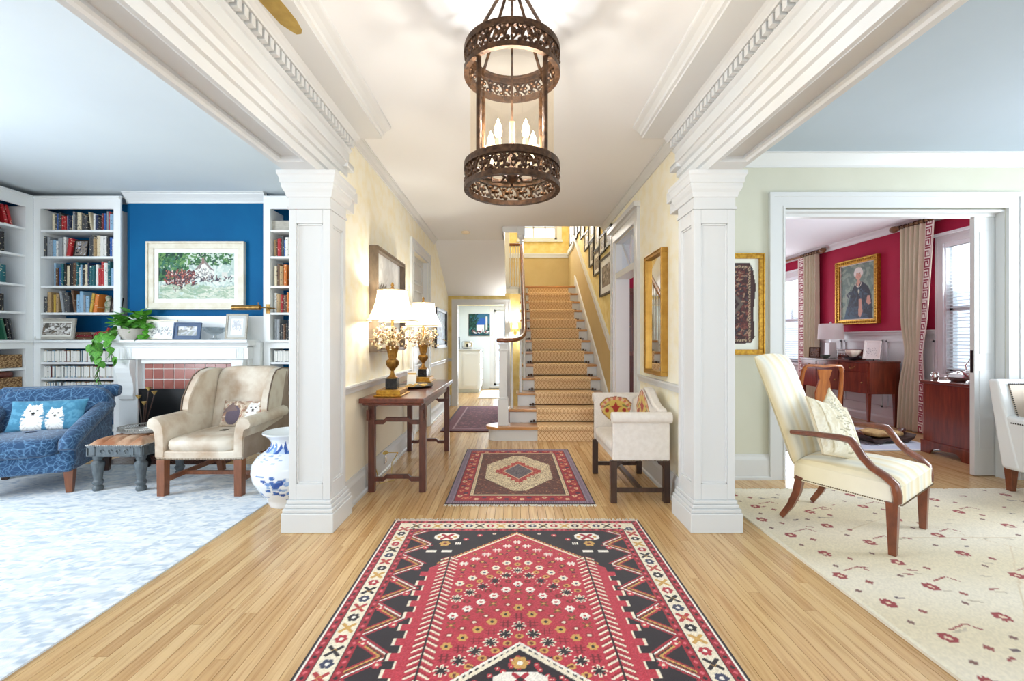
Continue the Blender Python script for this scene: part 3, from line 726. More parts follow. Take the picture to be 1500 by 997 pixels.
for end in (0,1):
    fy = (lambda y: y) if end else (lambda y: H_-y)
    for s_ in (-1,1):                                    # white octagon motifs and rosettes in the spandrels
        x = cx+s_*.43; y = fy(H_-.255)
        cv.poly([(x-.075,y-.02),(x-.045,y-.045),(x+.045,y-.045),(x+.075,y-.02),(x+.075,y+.02),(x+.045,y+.045),(x-.045,y+.045),(x-.075,y+.02)],WH)
        cv.cross(x,y,.042,(170,40,54),GO); cv.rect(x-.018,x+.018,y-.010,y+.010,(170,40,54)); cv.disc(x-.05,y,.012,GO); cv.disc(x+.05,y,.012,GO)
        cv.flower(cx+s_*.43,fy(H_-.345),.034,GO,(120,50,40)); cv.flower(cx+s_*.23,fy(H_-.235),.018,(196,60,72),CR); cv.flower(cx+s_*.31,fy(H_-.29),.018,(196,60,72),CR)
        cv.flower(cx+s_*.14,fy(H_-.215),.013,CR,(196,60,72))
        for j in range(3): cv.rect(cx+s_*.335-.006+j*.014*s_, cx+s_*.335+.002+j*.014*s_, min(fy(H_-.33),fy(H_-.36)), max(fy(H_-.33),fy(H_-.36)), WH)
        x = cx+s_*.45; cv.rect(x-.075,x+.075,min(fy(H_-.425),fy(H_-.452)),max(fy(H_-.425),fy(H_-.452)),WH); cv.rect(x-.015,x+.015,min(fy(H_-.425),fy(H_-.452)),max(fy(H_-.425),fy(H_-.452)),DK)
        for j in range(40):                              # arrow columns up the sides of the field
            yy = H_-.50-j*.034; xx = cx+s_*.375
            if yy < H_/2: break
            for q,c in ((.0,(150,34,46)),(.010,CR)):
                cv.line(xx,fy(yy-q),xx-.045,fy(yy-q-.030),.009,c); cv.line(xx,fy(yy-q),xx+.045,fy(yy-q-.030),.009,c)
        cv.line(cx+s_*.375,fy(H_-.47),cx+s_*.375,fy(H_/2),.007,DK)
    styles = [('tick',GO,DK),('hook',WH,WH),('rose',BR,GO),('cross',(158,34,46),DK),('flower',CR,(70,80,110)),('rose',GO,BR),('star',DK,CR),('rose',BR,RED),('flower',WH,(190,50,60)),('cross',(120,74,40),DK),('rose',(150,40,48),CR),('flower',GO,DK),('hook',(120,30,40),WH),('star',DK,CR),('rose',GO,BR),('cross',(120,74,40),DK)]
    for i,(kd,c,cc) in enumerate(styles):
        dd = .050+i*.064; step = .048 if kd in ('tick','rose') else .058
        for j in range(-8,9):
            xx = j*step
            if abs(xx) > .325: continue
            yy = H_-G0-dd-SL*abs(xx)
            if yy < H_/2-.02 or (H_-yy)<.25: continue
            y = fy(yy); x = cx+xx
            if kd=='tick': cv.dia(x,y,.014,c,ry=.008); cv.dia(x,y,.006,cc)
            elif kd=='hook':
                for q in (-1,1): cv.line(x-.022,y+q*.008,x+.022,y+q*.008,.006,c); cv.line(x+q*.010,y-.020,x+q*.010,y+.020,.006,c)
            elif kd=='rose': cv.disc(x,y,.018,c,ry=.014); cv.disc(x,y,.008,cc); 
            elif kd=='cross': cv.cross(x,y,.020,c,GO); cv.cross(x,y+.040*(1 if end else -1),.010,cc)
            elif kd=='flower': cv.flower(x,y,.024,c,cc)
            elif kd=='star': cv.star(x,y,.027,cc); cv.star(x,y,.021,c)
# centre medallion
dm = (H_/2+.155+SL*0 - YY) ; md = (YY-(H_/2)) + .80*dx
for lim,c in ((.305,WH),(.292,DK),(.282,CR),(.262,DK)): cv.C[(md<lim)&(dx<.33)] = np.array(c)/255
tk = (md<.292)&(md>.262)&(dx<.33)&(((cv.X*45)%1)<.5); cv.C[tk] = np.array(CR)/255
rg = np.random.default_rng(9)
for k in range(420):
    x,y = rg.uniform(-.30,.30),rg.uniform(-.31,.31)
    if abs(y)+.8*abs(x) < .24: cv.flower(cx+x,H_/2+y,.011,(190,52,64),CR)
for s_ in (-1,1):
    cv.flower(cx,H_/2+s_*.19,.034,GO,WH)
    cv.poly([(cx-.10,H_/2+s_*.12),(cx-.06,H_/2+s_*.145),(cx+.06,H_/2+s_*.145),(cx+.10,H_/2+s_*.12),(cx+.10,H_/2+s_*.08),(cx-.10,H_/2+s_*.08)],WH); cv.cross(cx,H_/2+s_*.11,.035,RED,DK)
cv.grain(.16)
rug('area_rug','large red tribal rug with cream flowered border and zigzag edges',-.79,-.05,cv,n=240)
# small hall rug with stepped diamond
cv = Cv(1.12,1.62,.006,(96,52,44)); W2,H2 = 1.12,1.62; RG=cv.rng
cv.strokes(2600,[(122,58,48),(70,36,34),(150,92,70),(176,130,96),(60,44,44)],.006,.010,asp=1.6)
cv.frame(0,.012,DK); cv.frame(.012,.055,(150,130,150)); 
for y in np.arange(.02,H2,.018):
    for x in (.033,W2-.033): cv.rect(x-.012,x+.012,y,y+.007,(74,66,96))
for x in np.arange(.05,W2-.04,.018):
    for y in (.033,H2-.033): cv.rect(x,x+.007,y-.012,y+.012,(74,66,96))
cv.frame(.055,.062,DK); cv.frame(.062,.165,(160,30,44))
for k,y in enumerate(np.arange(.11,H2-.09,.058)):
    for x in (.113,W2-.113): cv.flower(x+.018*(-1)**k,y,.022,((214,120,90),(232,196,160),(70,40,70))[k%3],(90,24,36)); cv.dia(x-.022*(-1)**k,y+.028,.012,(226,160,110))
for k,x in enumerate(np.arange(.17,W2-.14,.058)):
    for y in (.113,H2-.113): cv.flower(x,y+.016*(-1)**k,.022,((214,120,90),(232,196,160),(70,40,70))[k%3],(90,24,36))
cv.frame(.165,.172,DK); cv.frame(.172,.194,(226,210,172)); cv.frame(.194,.20,DK)
for k,y in enumerate(np.arange(.185,H2-.17,.026)):
    for x in (.183,W2-.183): cv.dia(x,y,.008,(130,50,50))
x0,y0 = W2/2,H2/2; dxx,dyy = np.abs(cv.X-x0),np.abs(cv.Y-y0)
hexm = (dxx<.30)&(dyy/.60+dxx/.46<1)&(dyy<.53); sel=hexm; cv.C[sel]=np.array((226,212,178))/255
cv.C[hexm&(cv.rng.random(hexm.shape)<.30)] = np.array((120,90,70))/255
stp = np.ceil(dxx/.035)*.035/.24+np.ceil(dyy/.045)*.045/.39; m_=stp<1; cv.C[m_]=np.array((164,34,46))/255; cv.C[m_&(cv.rng.random(m_.shape)<.14)]=np.array((226,150,110))/255
q = dxx/.135+dyy/.22; cv.C[q<1.08]=np.array((216,190,160))/255; cv.C[q<1]=np.array((112,104,112))/255; cv.C[(q<1)&(cv.rng.random(q.shape)<.3)]=np.array((60,52,66))/255
cv.grain(.15); rug('hall_rug','small oriental rug with cream and red stepped diamond at foot of stairs',-.5,3.24,cv,fl=.03)
# far plum rug
cv = Cv(.98,2.25,.012,(96,52,76)); cv.strokes(1500,[(120,70,92),(74,40,66),(150,96,112),(104,56,70)],.012,.022,asp=2)
cv.frame(0,.03,(60,36,56)); cv.frame(.03,.14,(112,58,80)); cv.frame(.14,.16,(180,150,160)); cv.grain(.15)
rug('passage_rug','faded plum rug before the kitchen doorway',-.96,5.84,cv,fr=(False,False))
# beige rug of the sitting room
cv = Cv(3.5,2.55,.0085,(226,214,188)); rg = np.random.default_rng(21)
cv.C *= (1-.05*np.sin(cv.Y*9+2*np.sin(cv.X*1.3))[...,None]*np.array([.4,.6,1.2]))
for k in range(26): cv.line(rg.uniform(0,3.5),rg.uniform(0,2.5),rg.uniform(0,3.5),rg.uniform(0,2.5),.006,(214,196,164))
cv.frame(0,.02,(232,222,198))
yy_ = 2.36
for r_,x in enumerate((.13,.50,1.0,1.6,2.3,2.9)):
    for k in range(11):
        y = 2.42-.235*k-.1*(r_%2); xx = x+.05*math.sin(k*2.1+r_)
        cv.flower(xx,y,.036,(150,44,46),(226,200,170)); cv.dia(xx+.10,y-.06,.020,(146,70,62)); cv.dia(xx-.06 if xx>.12 else xx+.05,y+.10,.017,(120,80,70))
        if k%2: cv.line(xx+.06,y+.05,xx+.16,y+.09,.009,(150,60,54)); cv.line(xx+.16,y+.09,xx+.19,y+.05,.009,(150,60,54))
for k in range(150):
    x,y = rg.uniform(.1,3.4),rg.uniform(.1,2.5); c=((96,76,80),(150,66,62),(190,176,150),(196,182,158))[rg.integers(4)]
    cv.line(x,y,x+rg.uniform(.02,.05),y+rg.uniform(-.02,.02),.012,c)
cv.grain(.07)
rug('sitting_rug','ivory rug sprinkled with small red flowers under the striped armchair',1.60,1.0,cv,.012,(False,True),edge='rug_edge_pale',fl=.05,n=220)
# pale blue rug of the living room
cv = Cv(3.3,3.25,.0125,(224,230,234)); rg=cv.rng
cv.strokes(5200,[(196,208,218),(236,240,242),(208,217,226),(240,242,242),(182,196,210),(228,233,236)],.012,.03,asp=4.5,ang=0.0)
for x in np.arange(.30,3.2,.5):
    for y in np.arange(.3,3.1,.52): cv.star(x,y,.15,(206,216,225)); cv.dia(x,y,.11,(232,236,238)); cv.flower(x,y,.07,(190,203,216),(232,236,238))
for m0,m1,c in ((.10,.115,(196,207,217)),(.30,.315,(196,207,217))): cv.frame(m0,m1,c)
cv.strokes(4200,[(232,236,238),(240,242,242),(216,224,230)],.010,.022,asp=4,ang=0.0); cv.grain(.06)
rug('living_rug','pale blue and white distressed rug under the wingback chair',-5.13,1.02,cv,.008,(False,False),edge='rug_edge_blue')
# dining rug; the glare on it is put into the pale ground colour
cv = Cv(2.5,3.2,.02,(216,222,232)); cv.strokes(900,[(86,104,140),(232,234,238),(120,136,166),(60,76,112)],.02,.04,asp=2); cv.frame(0,.05,(228,228,232)); cv.frame(.05,.22,(196,205,222))
rug('dining_rug','navy and white patterned rug in the dining room',2.35,4.83,cv,.008,(False,False),edge='rug_edge_blue')
# ------------------------------------------------------------------ framed things
def framed(name, label, loc, rz, w, h, fw, depth, fmat, art=None, matw=0, matm='mat_board', tilt=0, cat='picture', group=None, artmat=None, liner=None, ornate=False, fill='paper'):
    t = thing(name,label,cat,loc,rz,group); t.rotation_euler = (tilt,0,rz)
    m = MB()
    for a,b,c,e in ((-w/2,w/2,h/2-fw,h/2),(-w/2,w/2,-h/2,-h/2+fw),(-w/2,-w/2+fw,-h/2+fw,h/2-fw),(w/2-fw,w/2,-h/2+fw,h/2-fw)): m.box(a,b,-depth,0,c,e)
    iw = fw*.28
    for a,b,c,e in ((-w/2-.0,w/2+.0,h/2-iw,h/2),(-w/2,w/2,-h/2,-h/2+iw),(-w/2,-w/2+iw,-h/2+iw,h/2-iw),(w/2-iw,w/2,-h/2+iw,h/2-iw)): m.box(a,b,-depth-fw*.18,-depth,c,e)
    m.box(-w/2+fw*.5,w/2-fw*.5,-depth*.25,-.002,-h/2+fw*.5,h/2-fw*.5)
    f = m.build('frame',fmat,t,bevel=min(.004,fw*.15))
    if ornate:
        o = MB()
        for k in range(int((2*w+2*h)/(fw*.55))):
            s = k*fw*.55
            if s<w: p=(-w/2+s,h/2-fw*.5)
            elif s<w+h: p=(w/2-fw*.5,h/2-(s-w))
            elif s<2*w+h: p=(w/2-(s-w-h),-h/2+fw*.5)
            else: p=(-w/2+fw*.5,-h/2+(s-2*w-h))
            o.sq((p[0],-depth-fw*.02,p[1]),(fw*.22,fw*.16,fw*.22),1,1,8,5)
        o.build('carving',fmat,f,smooth=60)
    iw,ih = w-2*fw,h-2*fw
    if matw:
        mm = MB(); y0,y1 = -depth*.55,-depth*.25
        for a,b,c,e in ((-iw/2,iw/2,ih/2-matw,ih/2),(-iw/2,iw/2,-ih/2,-ih/2+matw),(-iw/2,-iw/2+matw,-ih/2+matw,ih/2-matw),(iw/2-matw,iw/2,-ih/2+matw,ih/2-matw)): mm.box(a,b,y0,y1,c,e)
        mm.build('mount',matm,t); iw-=2*matw; ih-=2*matw
    if art is not None:
        grid_mesh('image',art,'picture',t,origin=(-iw/2,-depth*.4,-ih/2),ux=(iw/art.w,0,0),uy=(0,0,ih/art.h))
    else: MB().box(-iw/2,iw/2,-depth*.4,-depth*.26,-ih/2,ih/2).build('image',artmat or fill,t)
    return t
def photo_cv(w, h, cols, n=60, res=None, bgc=(150,140,130), r=(.01,.03)):
    c = Cv(w,h,res or w/40,bgc); c.strokes(n,cols,w*r[0]*3,w*r[1]*3,asp=1.5); return c

wood('walnut_frame',(84,70,56),(112,94,76),.5,6,(4,4,2),.1)
# large shadow box print over the console
cv = Cv(.80,.80,.01,(236,238,238)); cv.strokes(60,[(226,228,228),(242,244,244)],.03,.08)
for k in range(70): cv.line(.12+.20*random.random(),.42+.14*random.random(),.16+.22*random.random(),.40+.16*random.random(),.008,((60,54,50),(150,140,130),(100,92,84))[k%3])
cv.rect(0,.80,0,.10,(216,206,190))
framed('wall_print','large pale print in deep dark walnut frame above the console table',(XL+.001,4.125,1.57),R(90),.93,.90,.035,.072,'walnut_frame',cv)
cv = Cv(1.0,.55,.012,(44,70,86)); cv.strokes(350,[(30,52,66),(70,104,112),(26,34,44),(96,120,110),(54,84,110)],.02,.05,asp=2)
framed('wall_picture','dark teal landscape in black frame beyond the panelled door',(XL+.001,7.30,1.42),R(90),1.08,.64,.05,.03,'black_frame',cv)
# gilt mirror
m,nt,b = _new('mirror'); b.inputs['Metallic'].default_value=1; b.inputs['Roughness'].default_value=.03; b.inputs['Base Color'].default_value=(.86,.86,.84,1)
framed('wall_mirror','tall narrow mirror in gold frame above the settee',(XR-.001,3.73,1.45),R(-90),.46,1.04,.035,.05,'gold_bright',artmat='mirror',cat='mirror')
# gallery of family photographs up the stairs
gal = [(877.5,895.6,366,427,'largest black framed photograph of the stair gallery'),(884.8,895,327,356,None),(876.8,885.5,338,367,None),(868.5,877.5,363,399,None),(862.3,868.3,350,386.6,None),
       (869.6,877.5,318,361,None),(861.3,869.6,310,347,None),(855.1,861.3,334,361.4,None),(849.4,855.1,313,343,None),(845,849.7,306,336,None),(840.7,844.9,309,347,None),(833.5,840.7,309,350,None)]
glabs = ['small photograph highest beside the dining doorway in the stair gallery', 'small photograph hung left of the topmost one by the doorway', 'tall narrow photograph beside the largest one of the stair gallery', 'narrow photograph below the long one in the stair gallery', 'long photograph cut by the ceiling edge above the largest one', 'long photograph next to the ceiling edge further up the stairs', 'small photograph midway up the stair gallery', 'small high photograph in the upper part of the stair gallery', 'slim high photograph in the upper part of the stair gallery', 'photograph near the landing corner above the slanted rail', 'last photograph of the gallery nearest the landing wall']
for k,(p0,p1,yt,yb,lb) in enumerate(gal):
    Y1 = 1.225*640/(p1-750); Y0 = 1.225*640/(p0-750); zt = CH+(498.5-yt)/640*Y1; zb = CH+(498.5-yb)/640*Y1; w = (Y0-Y1)*.95; h = zt-zb
    cv = photo_cv(w*.6,h*.6,[(96,84,76),(170,158,146),(60,52,48),(130,116,104),(206,198,188)],50,bgc=(140,128,116))
    framed('framed_photograph',lb or glabs[k-1],(XR-.001,(Y0+Y1)/2,(zt+zb)/2),R(-90),w,h,.028,.022,'black_frame',cv,matw=min(w,h)*.17,group='photographs on the stair wall')

# ------------------------------------------------------------------ console table
ct = thing('console_table','long dark red Chinese console table against the cream wall','table',(-.925,4.18,0))
m = MB(); m.box(-.255,.245,-.82,.82,.735,.774); m.box(-.235,.225,-.80,.80,.715,.735); m.build('tabletop','mahogany_y',ct,bevel=.006)
for sx in (-1,1):
    for sy in (-1,1): MB().taper(.012+sx*.205 if False else sx*.205,sy*.65,0,.715,.052,.052).build('leg','rosewood',ct,bevel=.004)
def hump(z,h,L,axis,o):                                   # humpbacked stretcher
    a=L/2; pts=[(-a,z),(-a*.62,z),(-a*.5,z+.022),(a*.5,z+.022),(a*.62,z),(a,z),(a,z+h),(a*.62,z+h),(a*.5,z+h+.022),(-a*.5,z+h+.022),(-a*.62,z+h),(-a,z+h)]
    return MB().prism(pts,o-.014,o+.014,axis)
for sy in (-1,1):
    for z in (.085,.545): hump(z,.034,.36,'y',sy*.65).build('stretcher','rosewood',ct,bevel=.003)
for sx in (-1,1):
    m = MB(); m.box(sx*.205-.012,sx*.205+.012,-.62,.62,.672,.714)
    m.build('apron','rosewood',ct,bevel=.003)
    for sy in (-1,1):
        for q in (-1,1):
            y = sy*.65+q*.062; x = sx*.212; m = MB()
            m.box(x-.010,x+.010,y-.030,y-.018,.60,.672); m.box(x-.010,x+.010,y+.018,y+.030,.60,.672); m.box(x-.010,x+.010,y-.030,y+.030,.588,.60); m.box(x-.010,x+.010,y-.006,y+.006,.60,.64)
            m.build('fretwork_bracket','rosewood',ct)
# lamps
mat('antique_gold',(170,128,58),.42,metal=.65,col2=(122,86,36),vs=22,bmp=.25,bs=40)
mat('black_marble',(22,22,24),.15,col2=(48,48,50),vs=12)
def shade_mat(name,col,tr=.55):
    m = bpy.data.materials.new(name); m.use_nodes=True; nt=m.node_tree; M[name]=m; nt.nodes.remove(nt.nodes['Principled BSDF']); out=nt.nodes['Material Output']
    a=N(nt,'ShaderNodeBsdfDiffuse'); a.inputs[0].default_value=(*lin(col),1); t=N(nt,'ShaderNodeBsdfTranslucent'); t.inputs[0].default_value=(*lin(col),1)
    x=N(nt,'ShaderNodeMixShader'); x.inputs[0].default_value=tr; nt.links.new(a.outputs[0],x.inputs[1]); nt.links.new(t.outputs[0],x.inputs[2]); nt.links.new(x.outputs[0],out.inputs[0])
shade_mat('shade_cream',(252,246,232)); mat('shade_trim',(206,190,158),.8)
mat('berry_cream',(236,226,196),.7,col2=(196,176,130),vs=30); mat('berry_brown',(120,84,54),.7); mat('twig',(150,130,96),.8)
mat('bulb',(255,240,210),.4,emit=6,ecol=(255,226,170))
def bulb_light(name, parent, loc, w, col=(1,.80,.55), rad=.03):
    d = bpy.data.lights.new(name,'POINT'); d.energy=w; d.color=col; d.shadow_soft_size=rad
    o = bpy.data.objects.new(name,d); COL.objects.link(o); o.location=loc; o.parent=parent; return o
def urn_lamp(loc, label, seed):
    t = thing('table_lamp',label,'lamp',loc)
    m = MB(); m.box(-.11,.11,-.15,.15,0,.012); m.box(-.095,.095,-.13,.13,.012,.05); m.build('plinth','gold_leaf',t,bevel=.004)
    m = MB(); m.box(-.046,.046,-.046,.046,.05,.135); m.build('block','black_marble',t,bevel=.003)
    m = MB(); pr = [(.046,.135),(.046,.142),(.030,.150),(.016,.175),(.013,.195),(.020,.205),(.034,.225),(.046,.25),(.050,.275),(.046,.285),(.034,.290),(.030,.30),(.040,.36),(.052,.395),(.054,.40),(.044,.40),(.02,.39)]
    m.lathe(pr,n=28)
    for k in range(14):
        a = 2*math.pi*k/14; m.tube([(.036*math.cos(a),.036*math.sin(a),.228),(.0485*math.cos(a),.0485*math.sin(a),.25),(.050*math.cos(a),.050*math.sin(a),.272)],.0042,5); m.tube([(.031*math.cos(a),.031*math.sin(a),.305),(.041*math.cos(a),.041*math.sin(a),.36),(.051*math.cos(a),.051*math.sin(a),.39)],.0035,5)
    m.build('urn','antique_gold',t,smooth=40)
    m = MB(); m.tube([(0,0,.39),(0,0,.66)],.011,10); m.build('stem','brass',t,smooth=40)
    sp = MB(); rg = random.Random(seed)
    for k in range(58):
        a = rg.uniform(0,6.283); r = rg.uniform(.03,.165); z = .42+rg.uniform(.0,.17)-r*.25; p1 = Vector((r*math.cos(a),r*math.sin(a),z))
        sp.m=2; sp.tube([(0.01*math.cos(a),.01*math.sin(a),.39),(r*.5*math.cos(a),r*.5*math.sin(a),(z+.43)/2+.02),p1],.0018,4,cap=False)
        for j in range(4):
            sp.m = 0 if rg.random()<.72 else 1
            q = p1+Vector((rg.uniform(-.022,.022),rg.uniform(-.022,.022),rg.uniform(-.022,.022))); sp.sq(q,(rg.uniform(.006,.011),)*2+(rg.uniform(.007,.012),),1,1,6,4)
    sp.m=2
    for s in (-1,1): sp.tube([(0,0,.42),(s*.10,.02,.47),(s*.20,.03,.46),(s*.27,.03,.43)],.003,5)
    o = sp.build('berry_spray',['berry_cream','berry_brown','twig'],t,smooth=60); o['kind']='stuff'
    pr = [(.205-.085*(1-(1-v)**1.9)-.0*v, .605+.25*v) for v in [i/8 for i in range(9)]]
    m = MB(); n=36
    m.lathe(pr,n=n,cap=False); sh = m.build('shade','shade_cream',t,smooth=60)
    m = MB()
    for r,z in ((pr[0][0],.605),(pr[-1][0],.855)): m.tube([(r*math.cos(a),r*math.sin(a),z) for a in [2*math.pi*k/36 for k in range(37)]],.0045,6,cap=False)
    for k in range(8):
        a=2*math.pi*(k+.5)/8; m.tube([((r+.001)*math.cos(a),(r+.001)*math.sin(a),z) for r,z in pr],.0022,5)
    m.build('shade_trim','shade_trim',sh)
    MB().lathe([(.004,.66),(.004,.85),(.012,.86),(.016,.875),(.010,.89),(.014,.90),(.008,.92),(0,.925)],n=12).build('finial','brass',t,smooth=40)
    MB().sq((0,0,.715),(.028,.028,.04),1,1,14,8).build('bulb','bulb',t,smooth=60)
    bulb_light('lamp_light',t,(0,0,.80),9,(1,.94,.83),.03); bulb_light('lamp_light',t,(0,0,.645),12,(1,.94,.83),.03)
    return t
urn_lamp((-.985,3.60,.7745),'gilt urn lamp with cream bell shade in front of the framed print',1)
urn_lamp((-.975,4.80,.7745),'gilt urn lamp with cream bell shade beside the panelled door',2)
mat('dark_tray',(38,34,32),.35); mat('keys_gold',(190,156,86),.4,metal=.5)
m = MB(); m.lathe([(.0,0),(.15,0),(.165,.008),(.175,.022),(.168,.022),(.155,.010),(0,.008)],n=32,sy=1.35,cap=False); o = m.build('oval_tray','dark_tray',smooth=40); o.location=(-.935,4.22,.7745); tag(o,'dark oval tray on console table between the two lamps','tray')
t = thing('card_holder','clear card holder with striped cards on the oval tray','stationery',(-.99,4.30,.783)); MB().box(-.05,.05,-.02,.02,0,.03).build('holder','glass_pane',t)
for k in range(3):
    o=MB().box(-.045,.045,-.001,.001,.0,.10+.015*k).build('card',('paper','keys_gold','paper')[k],t); o.location=(0,-.012+.012*k,.004); o.rotation_euler=(R(-14),0,R(5*k-5))
m = MB()
for k in range(12): a=k*.9; m.sq((.07*math.cos(a),.10*math.sin(a*1.3),.012+.004*(k%3)),(.022,.014,.008),.8,.8,8,5)
o=m.build('gilt_dish','keys_gold',smooth=50); o.location=(-.90,4.10,.782); tag(o,'heap of small gilt trinkets in the oval tray','trinkets'); o['kind']='stuff'
# socket and cord
m=MB(); m.box(-1.177,-1.170,4.02,4.09,.085,.155); t=tag(m.build('wall_socket','silver'),'metal socket plate in the baseboard behind the console','socket')
mat('cord_yellow',(206,176,90),.6)
ctt = thing('power_cord','pale power cord with yellow plug hanging under the console','cord',(0,0,0))
MB().tube([(-1.12,3.62,.774),(-1.165,3.62,.50),(-1.155,3.66,.2),(-1.12,3.70,.012),(-1.02,3.80,.008),(-1.08,3.92,.03),(-1.10,4.0,.10),(-1.05,4.02,.19),(-1.12,3.9,.22)],.004,6).build('cable','cord_yellow',ctt,smooth=60)
MB().tube([(-1.125,3.905,.22),(-1.13,3.85,.225)],[.018,.012],8).build('plug','cord_yellow',ctt)

# ------------------------------------------------------------------ settee
mat('ivory_cloth',(236,230,222),.9,col2=(228,221,212),vs=30,bmp=.15,bs=300,sheen=.2); mat('nailhead',(112,92,70),.35,metal=.8)
se = thing('settee','ivory camelback settee with yellow floral embroidery and dark square legs','settee',(.97,3.66,0))
def S(x,y): return (x-.97,y-3.66)
m = MB(); m.box(-.20,.17,-.33,.33,.315,.40); m.sq((-.02,0,.40),(.205,.335,.052),.25,.5,28,12); m.build('seat','ivory_cloth',se,smooth=50)
for sy,nm,top in ((-1,'arm',.645),(1,'arm',.70)):
    m = MB(); y0 = sy*.345; m.box(-.215,.215,min(y0,y0+sy*.045),max(y0,y0+sy*.045),.315,top)
    a = m.build(nm,'ivory_cloth',se,bevel=.012)
    r = MB(); r.tube([(-.222,y0+sy*.040,top-.003),(.222,y0+sy*.040,top-.003)],.042,16); r.build('arm_roll','ivory_cloth',a,smooth=50)
    nl = MB()
    for k in range(38): nl.sq((-.21+k*.0113,y0+sy*.046,.322),(.0042,.003,.0042),1,1,6,4)
    for k in range(28): nl.sq((-.216,y0+sy*.0225,.325+k*.0113),(.003,.0042,.0042),1,1,6,4)
    o = nl.build('nailheads','nailhead',a); o['kind']='stuff'
def camel(y): return .70+.13*math.exp(-((y/.16)**2))
cvb = Cv(.66,.40,.008,(236,230,222))
def embro(cv,x,y,s):
    Y1,Y2,RD,GR=(216,186,98),(198,160,70),(170,60,52),(120,128,80)
    cv.poly([(x-.14*s,y+.06*s),(x-.09*s,y+.11*s),(x,y+.125*s),(x+.09*s,y+.11*s),(x+.14*s,y+.06*s),(x+.12*s,y-.02*s),(x+.06*s,y-.08*s),(x,y-.13*s),(x-.06*s,y-.08*s),(x-.12*s,y-.02*s)],(150,96,70))
    cv.poly([(x-.13*s,y+.055*s),(x-.085*s,y+.10*s),(x,y+.115*s),(x+.085*s,y+.10*s),(x+.13*s,y+.055*s),(x+.11*s,y-.02*s),(x+.055*s,y-.075*s),(x,y-.12*s),(x-.055*s,y-.075*s),(x-.11*s,y-.02*s)],Y1)
    for k in range(16):
        a=math.pi*k/15; cv.disc(x+.115*s*math.cos(a),y+.01*s+.095*s*math.sin(a),.014*s,(222,190,150) if k%2 else (206,120,96))
    cv.dia(x,y+.02*s,.03*s,RD,ry=.055*s); cv.dia(x,y+.03*s,.05*s,RD,ry=.018*s); cv.disc(x-.075*s,y+.0*s,.018*s,RD); cv.disc(x+.075*s,y+.0*s,.018*s,RD); cv.line(x-.06*s,y+.05*s,x-.10*s,y+.03*s,.012*s,GR); cv.line(x+.06*s,y+.05*s,x+.10*s,y+.03*s,.012*s,GR); cv.disc(x,y-.075*s,.014*s,RD)
embro(cvb,.33,.22,1.35); embro(cvb,.06,.05,.8); embro(cvb,.60,.05,.8); cvb.grain(.05)
m = MB(); n=24
pts=[(-.34,.32)]+[(.34,.32)]+[(.34-.68*k/n,camel(.34-.68*k/n)) for k in range(n+1)]
m.prism([(p[0],p[1]) for p in pts],.135,.215,'x'); bk=m.build('back','ivory_cloth',se,bevel=.02)
g=grid_mesh('embroidery',cvb,'print_cloth',bk,fn=lambda X,Y:(np.full(X.shape,.118)+.012*np.abs(X/.66-.5)*2,X-.33,.43+Y/.40*(np.vectorize(camel)(X-.33)-.43-.012)))
cva=Cv(.36,.29,.006,(236,230,222)); embro(cva,.19,.155,1.05); cva.grain(.05)
grid_mesh('embroidery',cva,'print_cloth',se,origin=(-.21,.341,.43),ux=(1,0,0),uy=(0,0,.98))
for sx in (-.205,.195):
    for sy in (-1,1):
        l=MB().box(sx-.024,sx+.024,sy*.36-.024,sy*.36+.024,0,.315).build('leg','dark_wood',se,bevel=.004)
for sy in (-1,1): MB().box(-.18,.17,sy*.36-.010,sy*.36+.010,.075,.108).build('stretcher','dark_wood',se)
MB().box(-.02,.02,-.35,.35,.078,.105).build('stretcher','dark_wood',se)
for sx,q in ((-.181,1),(.171,-1)):
    m=MB(); m.prism([(sx,.315),(sx+q*.05,.315),(sx+q*.035,.29),(sx+q*.012,.275),(sx,.25)],-.372,-.355,'y'); m.build('bracket','dark_wood',se)

# ------------------------------------------------------------------ hall lantern
LX,LY = 0,1.90; la = thing('lantern','large bronze cylinder lantern with glass and candle bulbs hanging in the hall','lantern',(LX,LY,1.87))
RL=.198
def scroll_band(z0,z1,nm):
    m=MB(); m.ring((0,0,z0+.009),RL,.020,.022,56); m.ring((0,0,z1-.009),RL,.020,.022,56); m.ring((0,0,z1+.004),RL-.006,.03,.008,56); b=m.build(nm,'bronze',la,smooth=40)
    s=MB(); n=18; h=z1-z0
    for k in range(n):
        a0=2*math.pi*k/n; w=2*math.pi/n
        def cyl(u,v): a=a0+u*w; return (RL*math.cos(a),RL*math.sin(a),z0+v*h)
        s.tube([cyl(.0,.22),cyl(.18,.62),cyl(.42,.80),cyl(.66,.66),cyl(.74,.42),cyl(.58,.30),cyl(.46,.42)],.0055,6)
        s.tube([cyl(.42,.80),cyl(.75,.86),cyl(1.0,.6),cyl(1.12,.3)],.005,6)
        for u,v,r in ((.25,.35,.011),(.85,.55,.013),(.95,.28,.010),(.55,.56,.010),(.08,.70,.010)):
            c=cyl(u,v); s.sq(c,(r,r,r*.8),1,1,7,5)
    o=s.build('scrollwork','bronze',b,smooth=60); return b
scroll_band(0,.105,'lower_band'); scroll_band(.496,.60,'upper_band')
for k in range(4):
    a=R(45+90*k); c,s_=math.cos(a),math.sin(a)
    MB().tube([(.190*c,.190*s_,.10),(.190*c,.190*s_,.50)],.011,8).build('upright','bronze',la)
    MB().tube([(.19*c,.19*s_,.595),(.10*c,.10*s_,.76),(.028*c,.028*s_,.885)],.007,8).build('hanging_rod','bronze',la)
MB().tube([(0,0,.30),(0,0,.885)],.005,8).build('hanging_rod','bronze',la)
